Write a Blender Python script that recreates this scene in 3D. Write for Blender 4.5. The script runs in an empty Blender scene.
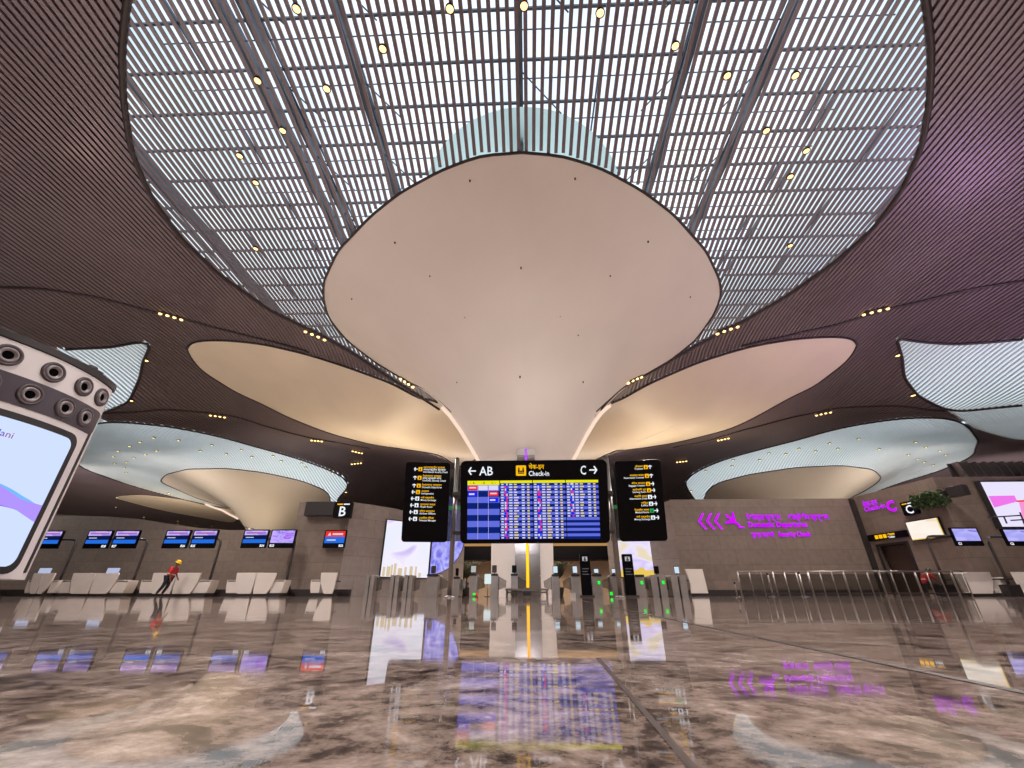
import bpy, bmesh, math, random
import numpy as np
from mathutils import Vector, Matrix
random.seed(7)
PI = math.pi
SC = bpy.context.scene
COL = SC.collection

# ------------------------------------------------------------------ camera
FPX = 423.0                      # focal length in pixels of the 1024 wide frame
TILT = math.radians(26.5)
YAW = math.radians(1.94)
CAMH = 0.07
cam_d = bpy.data.cameras.new('camera')
cam = bpy.data.objects.new('camera', cam_d)
COL.objects.link(cam)
cam_d.sensor_width = 36.0
cam_d.lens = 36.0 * FPX / 1024.0
cam_d.clip_start = 0.01
cam_d.clip_end = 400
cam.location = (0, 0, CAMH)
cam.rotation_euler = (PI / 2 + TILT, 0, YAW)
SC.camera = cam


def ray(px, py):
    cx = (px - 512) / FPX
    cy = (384 - py) / FPX
    y = math.cos(TILT) - cy * math.sin(TILT)
    z = math.sin(TILT) + cy * math.cos(TILT)
    c, s = math.cos(YAW), math.sin(YAW)
    return np.array([cx * c - y * s, cx * s + y * c, z])


def W(px, py, Y):
    """Where a sight line of the survey photograph meets the vertical plane y = Y."""
    d = ray(px, py)
    t = Y / d[1]
    return Vector((d[0] * t, Y, d[2] * t + CAMH))


# ------------------------------------------------------------------ materials
def lin(c):
    c = c / 255.0
    return c / 12.92 if c <= 0.04045 else ((c + 0.055) / 1.055) ** 2.4


def rgb(r, g, b):
    return (lin(r), lin(g), lin(b), 1.0)


MATS = {}


def mat(name, col, rough=0.5, metal=0.0, var=0.08, scale=6.0, bump=0.0, spec=0.5, coat=0.0):
    """Principled material with a procedural colour variation."""
    if name in MATS:
        return MATS[name]
    m = bpy.data.materials.new(name)
    m.use_nodes = True
    nt = m.node_tree
    b = nt.nodes['Principled BSDF']
    b.inputs['Roughness'].default_value = rough
    b.inputs['Metallic'].default_value = metal
    b.inputs['Specular IOR Level'].default_value = spec
    b.inputs['Coat Weight'].default_value = coat
    tc = nt.nodes.new('ShaderNodeTexCoord')
    nz = nt.nodes.new('ShaderNodeTexNoise')
    nz.inputs['Scale'].default_value = scale
    nz.inputs['Detail'].default_value = 4
    nt.links.new(tc.outputs['Object'], nz.inputs['Vector'])
    rp = nt.nodes.new('ShaderNodeValToRGB')
    rp.color_ramp.elements[0].position = 0.3
    rp.color_ramp.elements[1].position = 0.7
    rp.color_ramp.elements[0].color = tuple(max(0, c * (1 - var)) for c in col[:3]) + (1,)
    rp.color_ramp.elements[1].color = tuple(min(1, c * (1 + var)) for c in col[:3]) + (1,)
    nt.links.new(nz.outputs['Fac'], rp.inputs['Fac'])
    nt.links.new(rp.outputs['Color'], b.inputs['Base Color'])
    if bump:
        bp = nt.nodes.new('ShaderNodeBump')
        bp.inputs['Strength'].default_value = bump
        bp.inputs['Distance'].default_value = 0.02
        nt.links.new(nz.outputs['Fac'], bp.inputs['Height'])
        nt.links.new(bp.outputs['Normal'], b.inputs['Normal'])
    MATS[name] = m
    return m


def emis(name, col, strength=1.0):
    if name in MATS:
        return MATS[name]
    m = bpy.data.materials.new(name)
    m.use_nodes = True
    nt = m.node_tree
    nt.nodes.remove(nt.nodes['Principled BSDF'])
    e = nt.nodes.new('ShaderNodeEmission')
    e.inputs['Color'].default_value = col
    e.inputs['Strength'].default_value = strength
    nt.links.new(e.outputs[0], nt.nodes['Material Output'].inputs['Surface'])
    MATS[name] = m
    return m


def art(name, stops, scale=2.0, dist=6.0, strength=1.0, rot=0.6, bands='Z', kind='WAVE'):
    """A lit advertising picture: soft coloured swooshes made of distorted bands."""
    if name in MATS:
        return MATS[name]
    m = bpy.data.materials.new(name)
    m.use_nodes = True
    nt = m.node_tree
    nt.nodes.remove(nt.nodes['Principled BSDF'])
    tc = nt.nodes.new('ShaderNodeTexCoord')
    mp = nt.nodes.new('ShaderNodeMapping')
    mp.inputs['Rotation'].default_value = (rot, rot, 0.3)
    nt.links.new(tc.outputs['Generated'], mp.inputs['Vector'])
    w = nt.nodes.new('ShaderNodeTexNoise')
    w.inputs['Scale'].default_value = scale
    w.inputs['Distortion'].default_value = dist * .35
    w.inputs['Detail'].default_value = .6
    mp.inputs['Scale'].default_value = (1.0, 1.0, 1.8)
    nt.links.new(mp.outputs['Vector'], w.inputs['Vector'])
    ct = nt.nodes.new('ShaderNodeMapRange'); ct.inputs[1].default_value = .28; ct.inputs[2].default_value = .72
    nt.links.new(w.outputs['Fac'], ct.inputs[0])
    r = nt.nodes.new('ShaderNodeValToRGB')
    el = r.color_ramp.elements
    el[0].position, el[0].color = stops[0]
    el[1].position, el[1].color = stops[-1]
    for p, c in stops[1:-1]:
        e = el.new(p)
        e.color = c
    nt.links.new(ct.outputs[0], r.inputs['Fac'])
    e = nt.nodes.new('ShaderNodeEmission')
    e.inputs['Strength'].default_value = strength
    nt.links.new(r.outputs['Color'], e.inputs['Color'])
    nt.links.new(e.outputs[0], nt.nodes['Material Output'].inputs['Surface'])
    MATS[name] = m
    return m


def glassy(name, tint, refl=0.12, rough=0.02):
    """Thin architectural glass: mostly see-through with a glossy film."""
    if name in MATS:
        return MATS[name]
    m = bpy.data.materials.new(name)
    m.use_nodes = True
    nt = m.node_tree
    nt.nodes.remove(nt.nodes['Principled BSDF'])
    t = nt.nodes.new('ShaderNodeBsdfTransparent')
    t.inputs['Color'].default_value = tint
    g = nt.nodes.new('ShaderNodeBsdfGlossy')
    g.inputs['Roughness'].default_value = rough
    mx = nt.nodes.new('ShaderNodeMixShader')
    mx.inputs['Fac'].default_value = refl
    nt.links.new(t.outputs[0], mx.inputs[1])
    nt.links.new(g.outputs[0], mx.inputs[2])
    nt.links.new(mx.outputs[0], nt.nodes['Material Output'].inputs['Surface'])
    MATS[name] = m
    return m


# ------------------------------------------------------------------ mesh builder
class MB:
    def __init__(s):
        s.v, s.f, s.mi, s.sm = [], [], [], []

    def add(s, vs, fs, mi=0, smooth=False):
        o = len(s.v)
        s.v += [tuple(p) for p in vs]
        for f in fs:
            s.f.append(tuple(i + o for i in f))
            s.mi.append(mi)
            s.sm.append(smooth)
        return s

    def box(s, x0, x1, y0, y1, z0, z1, mi=0):
        vs = [(x0, y0, z0), (x1, y0, z0), (x1, y1, z0), (x0, y1, z0), (x0, y0, z1), (x1, y0, z1), (x1, y1, z1), (x0, y1, z1)]
        return s.add(vs, [(0, 3, 2, 1), (4, 5, 6, 7), (0, 1, 5, 4), (1, 2, 6, 5), (2, 3, 7, 6), (3, 0, 4, 7)], mi)

    def prism(s, pts, y0, y1, mi=0, smooth=False):
        """Outline in the XZ plane pushed from y0 to y1."""
        n = len(pts)
        vs = [(x, y0, z) for x, z in pts] + [(x, y1, z) for x, z in pts]
        s.add(vs, [tuple(range(n)), tuple(range(2 * n - 1, n - 1, -1))], mi)
        o = len(s.v) - 2 * n
        for i in range(n):
            j = (i + 1) % n
            s.f.append((o + i, o + n + i, o + n + j, o + j)); s.mi.append(mi); s.sm.append(smooth)
        return s

    def prismz(s, pts, z0, z1, mi=0, smooth=False):
        n = len(pts)
        vs = [(x, y, z0) for x, y in pts] + [(x, y, z1) for x, y in pts]
        s.add(vs, [tuple(range(n - 1, -1, -1)), tuple(range(n, 2 * n))], mi)
        o = len(s.v) - 2 * n
        for i in range(n):
            j = (i + 1) % n
            s.f.append((o + i, o + j, o + n + j, o + n + i)); s.mi.append(mi); s.sm.append(smooth)
        return s

    def tube(s, path, r, n=8, mi=0, caps=True):
        path = [Vector(p) for p in path]
        rs = r if isinstance(r, (list, tuple)) else [r] * len(path)
        rings = []
        up0 = Vector((0, 0, 1))
        for i, p in enumerate(path):
            a = path[max(0, i - 1)]; b = path[min(len(path) - 1, i + 1)]
            d = (b - a)
            d = d.normalized() if d.length > 1e-9 else Vector((0, 0, 1))
            u = up0 if abs(d.dot(up0)) < 0.95 else Vector((1, 0, 0))
            e1 = d.cross(u).normalized(); e2 = d.cross(e1).normalized()
            rings.append([p + (e1 * math.cos(2 * PI * k / n) + e2 * math.sin(2 * PI * k / n)) * rs[i] for k in range(n)])
        vs = [q for rr in rings for q in rr]
        fs = []
        for i in range(len(rings) - 1):
            for k in range(n):
                l = (k + 1) % n
                fs.append((i * n + k, (i + 1) * n + k, (i + 1) * n + l, i * n + l))
        s.add(vs, fs, mi, True)
        if caps:
            o = len(s.v) - len(vs)
            s.f.append(tuple(o + k for k in range(n))); s.mi.append(mi); s.sm.append(False)
            s.f.append(tuple(o + len(vs) - n + k for k in range(n - 1, -1, -1))); s.mi.append(mi); s.sm.append(False)
        return s

    def lathe(s, prof, n=24, c=(0, 0, 0), axis=Vector((0, 0, 1)), mi=0):
        """prof: (radius, height) pairs turned round axis through c."""
        axis = Vector(axis).normalized()
        u = Vector((1, 0, 0)) if abs(axis.x) < 0.9 else Vector((0, 1, 0))
        e1 = axis.cross(u).normalized(); e2 = axis.cross(e1).normalized()
        c = Vector(c)
        vs = []
        for r, h in prof:
            for k in range(n):
                a = 2 * PI * k / n
                vs.append(c + axis * h + (e1 * math.cos(a) + e2 * math.sin(a)) * r)
        fs = []
        for i in range(len(prof) - 1):
            for k in range(n):
                l = (k + 1) % n
                fs.append((i * n + k, i * n + l, (i + 1) * n + l, (i + 1) * n + k))
        s.add(vs, fs, mi, True)
        return s

    def grid(s, rows, mi=0, smooth=True, flip=False):
        """rows: list of equally long lists of points."""
        m = len(rows[0])
        vs = [p for r in rows for p in r]
        fs = []
        for i in range(len(rows) - 1):
            for j in range(m - 1):
                q = (i * m + j, i * m + j + 1, (i + 1) * m + j + 1, (i + 1) * m + j)
                fs.append(q[::-1] if flip else q)
        return s.add(vs, fs, mi, smooth)

    def mesh(s, name):
        me = bpy.data.meshes.new(name)
        me.from_pydata(s.v, [], s.f)
        me.polygons.foreach_set('material_index', s.mi)
        me.polygons.foreach_set('use_smooth', s.sm)
        me.update()
        return me


def obj(name, mb, mats, parent=None, bevel=0.0, fix=True):
    """Link a builder (or ready mesh) as ONE object; top-level ones get their origin at their base."""
    me = mb.mesh(name) if isinstance(mb, MB) else mb
    if not isinstance(mats, (list, tuple)):
        mats = [mats]
    for m in mats:
        me.materials.append(m)
    if fix and len(me.polygons) < 60000:
        bm = bmesh.new(); bm.from_mesh(me)
        bmesh.ops.recalc_face_normals(bm, faces=bm.faces)
        bm.to_mesh(me); bm.free()
    o = bpy.data.objects.new(name, me)
    COL.objects.link(o)
    if parent is not None:
        o.parent = parent
    elif len(me.vertices):
        co = np.empty(len(me.vertices) * 3, 'f'); me.vertices.foreach_get('co', co)
        co = co.reshape(-1, 3)
        c = Vector(((co[:, 0].min() + co[:, 0].max()) / 2, (co[:, 1].min() + co[:, 1].max()) / 2, co[:, 2].min()))
        c = Vector(float(x) for x in c)
        me.transform(Matrix.Translation(-c)); o.location = c
    if bevel:
        md = o.modifiers.new('edge', 'BEVEL'); md.width = bevel; md.segments = 2; md.limit_method = 'ANGLE'
    return o


def tag(o, label=None, cat=None, group=None, kind=None):
    if label: o['label'] = label
    if cat: o['category'] = cat
    if group: o['group'] = group
    if kind: o['kind'] = kind
    return o


def thing(name, label, cat, loc=(0, 0, 0), rz=0.0, group=None):
    o = bpy.data.objects.new(name, None)
    o.empty_display_size = 0.2
    COL.objects.link(o)
    o.location = loc; o.rotation_euler = (0, 0, rz)
    return tag(o, label, cat, group, 'thing' if label else None)


def struct(name, mb, mats, parent=None, **k):
    return tag(obj(name, mb, mats, parent, **k), kind='structure')


def copy_tree(o, parent=None):
    c = o.copy(); COL.objects.link(c)
    if parent is not None: c.parent = parent
    for ch in list(o.children):
        copy_tree(ch, c)
    return c


def rrect(x0, x1, z0, z1, r, n=5):
    pts = []
    for cx, cz, a0 in ((x1 - r, z1 - r, 0), (x0 + r, z1 - r, 90), (x0 + r, z0 + r, 180), (x1 - r, z0 + r, 270)):
        for k in range(n + 1):
            a = math.radians(a0 + 90 * k / n)
            pts.append((cx + r * math.cos(a), cz + r * math.sin(a)))
    return pts


# ------------------------------------------------------------------ lettering
def text_into(mb, s, size, x, z, y=0.0, align='LEFT', mi=0, thick=0.0, bold=0.0, shear=0.0, fit=None):
    """Letters standing in the XZ plane (front towards -Y) appended to a builder."""
    cu = bpy.data.curves.new('t', 'FONT')
    cu.body = s; cu.size = size; cu.align_x = align; cu.resolution_u = 2
    cu.extrude = thick; cu.offset = bold; cu.shear = shear
    o = bpy.data.objects.new('t', cu); COL.objects.link(o)
    dg = bpy.context.evaluated_depsgraph_get()
    me = bpy.data.meshes.new_from_object(o.evaluated_get(dg))
    k = 1.0
    if fit:
        xs_ = [v.co.x for v in me.vertices]
        k = fit / max(1e-6, max(xs_) - min(xs_))
    vs = [(v.co.x * k + x, y - v.co.z, v.co.y + z) for v in me.vertices]
    fs = [tuple(p.vertices) for p in me.polygons]
    mb.add(vs, fs, mi)
    bpy.data.objects.remove(o); bpy.data.curves.remove(cu); bpy.data.meshes.remove(me)
    return mb


def quad(mb, x0, x1, z0, z1, y=0.0, mi=0):
    return mb.add([(x0, y, z0), (x1, y, z0), (x1, y, z1), (x0, y, z1)], [(0, 1, 2, 3)], mi)

# ------------------------------------------------------------------ ceiling form (world metres)
_q = np.arange(0, 120, 0.1)
_pq = [0, 1.6, 2.2, 3.1, 4.2, 6.1, 9.7, 12, 16, 22, 30, 120]
_pd = [.80, .69, .625, .525, .42, .30, .17, .106, .05, .012, 0, 0]
_d = np.interp(_q, _pq, _pd)
_k = np.exp(-0.5 * (np.arange(-30, 31) / 9.0) ** 2); _k /= _k.sum()
_dpad = np.concatenate([_d[0] + (_d[0] - _d[1:31][::-1]), _d, np.zeros(30)])
_d = np.convolve(_dpad, _k, 'valid')
CX, CY = 0.0, 22.0
COLS = [(CX, CY, 1.0, .4), (-32, 55, .9, .75), (32.5, 55, .9, .75), (-44, 24, .9, .6), (44, 24, .9, .6), (0, 66, .8, .6)]


def sst(a, b, t):
    t = np.clip((t - a) / (b - a), 0, 1)
    return t * t * (3 - 2 * t)


def H(x, y):
    """Height of the louvred ceiling, dipping into a funnel round every column."""
    x = np.asarray(x, float); y = np.asarray(y, float)
    a = 16.3 - 3.5 * sst(25, 75, y)
    acc = 0
    for (u, v, s, g) in COLS:
        dx, dy = x - u, y - v
        r = np.sqrt(dx * dx + dy * dy) + 1e-6
        gg = 1 - (1 - g) * sst(-.1, .6, dy / r) * sst(2.5, 15, r)
        acc = acc + (np.interp(r * gg, _q, _d) * s) ** 5
    return a * (1 - acc ** 0.2)


def on_ceiling(px, py, far=95.0):
    d = ray(px, py)
    t = np.linspace(3, 140, 9000)
    P = d[None] * t[:, None]; P[:, 2] += CAMH
    ok = P[:, 2] > H(P[:, 0], P[:, 1])
    k = int(np.argmax(ok))
    if not ok[k] or P[k, 1] > far:
        k = int(np.argmin(np.abs(P[:, 1] - far)))
    return (float(P[k, 0]), float(P[k, 1]))


def trace(pts):
    return [on_ceiling(*p) for p in pts]


def resample(poly, n, closed=False):
    p = np.array(poly + ([poly[0]] if closed else []), float)
    s = np.concatenate([[0], np.cumsum(np.hypot(*np.diff(p, axis=0).T))])
    u = np.linspace(0, s[-1], n + (1 if closed else 0))
    o = np.stack([np.interp(u, s, p[:, 0]), np.interp(u, s, p[:, 1])], 1)
    return o[:-1] if closed else o


def soften(p, it=3, closed=False):
    p = np.array(p, float)
    for _ in range(it):
        q = p.copy()
        if closed:
            q = (np.roll(p, 1, 0) + 2 * p + np.roll(p, -1, 0)) / 4
        else:
            q[1:-1] = (p[:-2] + 2 * p[1:-1] + p[2:]) / 4
        p = q
    return p


def inside(poly, x, y):
    x = np.asarray(x); y = np.asarray(y)
    r = np.zeros(x.shape, bool)
    px, py = np.asarray(poly)[:, 0], np.asarray(poly)[:, 1]
    n = len(px)
    bb = (x >= px.min()) & (x <= px.max()) & (y >= py.min()) & (y <= py.max())
    xi, yi = x[bb], y[bb]
    c = np.zeros(xi.shape, bool)
    j = n - 1
    for i in range(n):
        cond = (py[i] > yi) != (py[j] > yi)
        with np.errstate(divide='ignore', invalid='ignore'):
            xx = (px[j] - px[i]) * (yi - py[i]) / (py[j] - py[i] + 1e-12) + px[i]
        c ^= cond & (xi < xx)
        j = i
    r[bb] = c
    return r


# ---- outlines seen on the ceiling, traced onto its real surface
front_l = trace([(522, 152), (480, 155), (440, 170), (400, 192), (370, 216), (338, 250), (324, 280), (323, 296), (328, 317), (347, 341), (375, 362), (410, 383), (443, 410)])
front_l[-1] = (-4.05, 21.4)
front_r = trace([(522, 152), (562, 155), (602, 168), (642, 190), (674, 214), (706, 250), (720, 280), (721, 296), (714, 314), (696, 340), (669, 361), (634, 382), (596, 411)])
sky_l = trace([(127, 0), (122, 50), (123.5, 100), (131, 150), (150, 195), (180, 237), (220, 275), (270, 310), (300, 325), (330, 340), (356, 355), (389, 377), (440, 409)])
sky_r = trace([(926, 0), (931, 50), (929.5, 100), (922, 145), (902, 190), (872, 230), (832, 264), (785, 297), (742, 322), (712, 337), (685, 352), (645, 375), (600, 409)])
pl_top = trace([(187, 348), (188, 345), (191, 342.5), (196, 341.2), (208, 340), (225, 340), (262, 344), (309, 355), (356, 370), (394, 384), (422, 400), (443, 413), (458, 436), (470, 456)])
pl_top[-3:] = [(-4.05, 21.6), (-3.4, 21.65), (-2.6, 21.75)]
pl_low = trace([(187, 349), (188, 353), (191, 358), (201, 371), (234, 392), (281, 414), (328, 432), (375, 445), (412, 450), (433, 453), (445, 458), (452, 463), (466, 468)])
pr_top = trace([(857, 344), (856, 341), (852, 338.5), (845, 337), (832, 336.5), (786, 340), (741, 349), (696, 363), (650, 383), (619, 401), (596, 413), (583, 436), (572, 456)])
pr_low = trace([(857, 345), (856, 349), (853, 354), (845, 364), (814, 387), (764, 412), (718, 432), (673, 443), (641, 448), (614, 449), (605, 455), (590, 463), (575, 468)])
joint_l = trace([(0, 287), (40, 288), (94, 296), (159, 313), (206, 325), (253, 337), (290, 346), (309, 352)])
joint_r = trace([(1024, 280), (968, 289), (913, 303), (877, 312), (832, 326), (786, 336), (741, 346)])
n_l = trace([(66, 349), (112, 347), (145, 341), (151, 345), (143, 362), (140, 378), (129, 402), (100, 414)])
n_r = trace([(1022, 339), (990, 342), (954, 344), (922, 342), (896, 338), (902, 357), (904, 378), (918, 396), (945, 409), (963, 411), (1022, 405)])
j2_l = trace([(103, 413), (164, 409), (211, 413), (262, 425), (319, 439), (370, 448)])
j2_r = trace([(945, 411), (904, 406), (854, 407), (809, 414), (741, 430), (705, 441), (673, 447)])
c1_sky = trace([(77, 467), (70, 448), (85, 425), (101, 418), (141, 421), (187, 430), (234, 442), (281, 453), (319, 465), (347, 477), (353, 486), (342, 496), (328, 501), (290, 497), (240, 499), (190, 497), (162, 493), (126, 486), (94, 477)])
c1_fun = trace([(159, 482), (166, 474), (188, 468), (225, 467), (262, 471), (300, 479), (326, 489), (333, 496), (328, 503)])
c2_sky = trace([(705, 499), (688, 490), (682, 482), (696, 471), (723, 459), (764, 448), (809, 437), (854, 426), (900, 418), (945, 414), (968, 425), (979, 441), (975, 455), (954, 466), (922, 477), (895, 484), (850, 489), (790, 493), (740, 497)])
c2_fun = trace([(705, 493), (716, 482), (750, 473), (796, 466), (841, 464), (873, 468), (882, 477), (870, 488)])
c1_pt = trace([(112, 496), (141, 494), (188, 500), (225, 508), (248, 522), (256, 528)])
c1_pb = trace([(114, 498), (155, 509), (197, 517), (234, 524), (246, 528), (250, 532)])

SKY0 = np.array(sky_l[::-1] + [(-9, 3.6), (-5, 2.3), (0, 1.8), (5, 2.3), (9, 3.9)] + sky_r + [(0, 26)])
FRONT = np.array(front_l[::-1] + front_r[1:] + [(1.2, 22.3), (-1.2, 22.3)])
TOPL = soften(resample(pl_top + [(-1.3, 22.2)], 100), 2); LOWL = soften(resample(pl_low + [(-1.1, 22.9)], 100), 2)
TOPR = soften(resample(pr_top + [(1.3, 22.2)], 100), 2); LOWR = soften(resample(pr_low + [(1.1, 22.9)], 100), 2)
TOPL[0] = LOWL[0] = (TOPL[0] + LOWL[0]) / 2
TOPR[0] = LOWR[0] = (TOPR[0] + LOWR[0]) / 2
PETL = np.concatenate([TOPL, LOWL[::-1]]); PETR = np.concatenate([TOPR, LOWR[::-1]])
NL = np.array([(-60, 15), (-44, 17.5), (-36, 21.3)] + n_l + [(-37, 35), (-44, 39), (-60, 40)])
NR = np.array([(60, 15), (44, 17.5), (36, 21.6)] + n_r[:-2] + [(38, 35), (46, 39), (60, 40)])
S1 = soften(resample(c1_sky[1:13] + [(-24, 58), (-27, 64), (-36, 68), (-48, 66), (-54.6, 58), (-54.6, 48.8)], 90, True), 4, True)
S2 = soften(resample(c2_sky[1:16] + [(45, 63), (36, 68), (27, 64), (23, 59)], 90, True), 4, True)
F1 = soften(resample(c1_fun + [(-26, 60), (-31, 64), (-40, 65), (-47, 61)], 90, True), 4, True)
F2 = soften(resample(c2_fun + [(41, 61), (36, 65), (29, 65), (24, 60)], 90, True), 4, True)
P1T = soften(resample(c1_pt, 30), 2); P1B = soften(resample(c1_pb, 30), 2)
P1T[0] = P1B[0]
PET1 = np.concatenate([P1T, P1B[::-1]])
FRONT_S = FRONT
WHITE = [FRONT_S, PETL, PETR, F1, F2, PET1]
SKIES = [SKY0, NL, NR, S1, S2]

HALL = (-82.0, 82.0, -5.0, 96.0)
PITCH = 0.27
m_slat = mat('bronze louvre', rgb(120, 106, 110), 0.4, 0.2, 0.10, 0.25)
m_slatd = mat('louvre backing board', rgb(150, 136, 138), 0.7, 0.0, 0.15, 0.3)
m_trim = mat('dark ceiling trim', rgb(58, 46, 46), 0.5, 0.2)
m_plaster = mat('cream moulded plaster', rgb(226, 216, 208), 0.45, 0.0, 0.03, 0.35)
m_plasterw = mat('warm cream plaster', rgb(230, 216, 196), 0.45, 0.0, 0.03, 0.35)

ys = np.arange(HALL[2], HALL[3] + .01, 0.1)
dark, light, back, pale = MB(), MB(), MB(), MB()


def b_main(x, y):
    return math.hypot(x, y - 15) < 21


def runs(mask):
    d = np.diff(np.concatenate([[0], mask.astype(int), [0]]))
    return list(zip(np.where(d == 1)[0], np.where(d == -1)[0] - 1))


def slat(mb, x, a, b, w, h):
    n = max(2, int((ys[b] - ys[a]) / 0.7) + 2)
    yy = np.linspace(ys[a], ys[b], n)
    zz = H(np.full(n, x), yy)
    o = len(mb.v)
    for y, z in zip(yy, zz):
        mb.v += [(x - w, y, z), (x + w, y, z), (x + w, y, z + h), (x - w, y, z + h)]
    for i in range(n - 1):
        p = o + 4 * i
        for k in range(4):
            l = (k + 1) % 4
            mb.f.append((p + k, p + l, p + 4 + l, p + 4 + k))
    mb.f += [(o, o + 3, o + 2, o + 1), (o + 4 * n - 4, o + 4 * n - 3, o + 4 * n - 2, o + 4 * n - 1)]


def strip(mb, x0, x1, a, b, dz):
    n = max(2, int((ys[b] - ys[a]) / 0.9) + 2)
    yy = np.linspace(ys[a], ys[b], n)
    z0 = H(np.full(n, x0), yy) + dz; z1 = H(np.full(n, x1), yy) + dz
    o = len(mb.v)
    for y, p, q in zip(yy, z0, z1):
        mb.v += [(x0, y, p), (x1, y, q)]
    for i in range(n - 1):
        p = o + 2 * i
        mb.f.append((p, p + 1, p + 3, p + 2))


for x in np.arange(HALL[0] + .1, HALL[1], PITCH):
    xx = np.full(ys.shape, x)
    wh = np.zeros(ys.shape, bool)
    for P in WHITE:
        wh |= inside(P, xx, ys)
    sk = np.zeros(ys.shape, bool)
    for P in SKIES:
        sk |= inside(P, xx, ys)
    for a, b in runs(~wh & sk):
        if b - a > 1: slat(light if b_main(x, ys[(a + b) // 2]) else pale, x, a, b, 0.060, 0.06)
    for a, b in runs(~wh & ~sk):
        if b - a > 1:
            slat(dark, x, max(0, a - 1), min(len(ys) - 1, b + 1), 0.075, 0.08)
            strip(back, x - PITCH / 2, x + PITCH / 2, max(0, a - 1), min(len(ys) - 1, b + 1), 0.13)
for mb in (dark, light, back, pale):
    mb.mi = [0] * len(mb.f); mb.sm = [False] * len(mb.f)
struct('ceiling', dark, m_slat, fix=False)
struct('ceiling_louvre', light, m_slat, fix=False)
struct('ceiling_louvre', pale, mat('daylit louvre', rgb(206, 212, 212), .5, .1, .06, .3), fix=False)  # lighter slat colour stands in for daylight on the far louvres
struct('ceiling_backing', back, m_slatd, fix=False)


def trim_path(P, r=0.07, dz=-0.02, step=0.5, closed=False):
    P = np.asarray(P)
    L = float(np.sum(np.hypot(*np.diff(P, axis=0).T)))
    q = soften(resample([tuple(p) for p in P], max(4, int(L / step)), closed), 1, closed)
    if closed: q = np.concatenate([q, q[:1]])
    z = H(q[:, 0], q[:, 1]) + dz
    return [(float(a), float(b), float(c)) for (a, b), c in zip(q, z)]


ntrim = 0


def trim(P, r=0.07, closed=False):
    global ntrim
    ntrim += 1
    mb = MB(); mb.tube(trim_path(P, closed=closed), r, 6)
    struct('trim_%d' % ntrim, mb, m_trim, fix=False)


trim(front_l, .06); trim(front_r, .06)
trim(sky_l[::-1] + [(-9, 3.6), (-5, 2.3), (0, 1.8), (5, 2.3), (9, 3.9)] + sky_r, .11)
trim(joint_l, .09); trim(joint_r, .09)

for T_ in (TOPL, TOPR): trim(T_[:int(np.argmax(np.hypot(T_[:, 0], T_[:, 1] - CY) < 5.2))], .08)
trim(LOWL[:66], .06); trim(LOWR[:66], .06)
trim(n_l, .1); trim(n_r, .1); trim(j2_l, .08); trim(j2_r, .08)
trim(S1, .08, True); trim(S2, .08, True); trim(F1, .06, True); trim(F2, .06, True); trim(PET1, .05, True)


# ------------------------------------------------------------------ columns
def sector(mb, cx, cy, P, r0, nphi=150, ns=40, a0=None, a1=None, pleat=0.0, npl=13, closed=False):
    """Funnel skin between a trunk of radius r0 and an outline P that is star-shaped about the column."""
    P = np.asarray(P)
    ang = np.arctan2(P[:, 1] - cy, P[:, 0] - cx); rad = np.hypot(P[:, 0] - cx, P[:, 1] - cy)
    if closed:
        o = np.argsort(ang); ang, rad = ang[o], rad[o]
        ang = np.concatenate([ang - 2 * PI, ang, ang + 2 * PI]); rad = np.concatenate([rad] * 3)
        phis = np.linspace(-PI, PI, nphi + 1)
    else:
        q = soften(resample([tuple(p) for p in P], nphi), 1)
        tt = np.linspace(-PI, 0, nphi)
        tx, ty = cx + r0 * np.cos(tt), cy + r0 * np.sin(tt)
        rows = []
        for s in np.linspace(0, 1, ns) ** 1.25:
            x = tx * (1 - s) + q[:, 0] * s; y = ty * (1 - s) + q[:, 1] * s
            z = H(x, y) - pleat * np.abs(np.sin(npl * (tt + PI / 2) / 2)) ** .8 * np.sin(PI * s)
            rows.append([(float(a), float(b), float(c)) for a, b, c in zip(x, y, z)])
        mb.grid(rows)
        return mb
    R = np.interp(phis, ang, rad)
    rows = []
    for s in np.linspace(0, 1, ns):
        rr = r0 + (R - r0) * s ** 1.25
        x = cx + rr * np.cos(phis); y = cy + rr * np.sin(phis)
        z = H(x, y)
        if pleat:
            z = z - pleat * np.abs(np.sin(npl * (phis + PI / 2) / 2)) ** .8 * np.sin(PI * min(1, s)) ** 1.0 * np.minimum(1, rr / 4)
        rows.append([(float(a), float(b), float(c)) for a, b, c in zip(x, y, z)])
    mb.grid(rows)
    return mb


def patch(mb, top, low, n=24, sag=0.0):
    rows = []
    for v in np.linspace(0, 1, n):
        p = top * (1 - v) + low * v
        z = H(p[:, 0], p[:, 1])
        rows.append([(float(a), float(b), float(c)) for (a, b), c in zip(p, z)])
    mb.grid(rows)
    return mb


def rel(mb, o):
    """Shift world-built geometry into an Empty's frame."""
    l = o.location
    mb.v = [(a - l[0], b - l[1], c - l[2]) for a, b, c in mb.v]
    return mb


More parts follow.
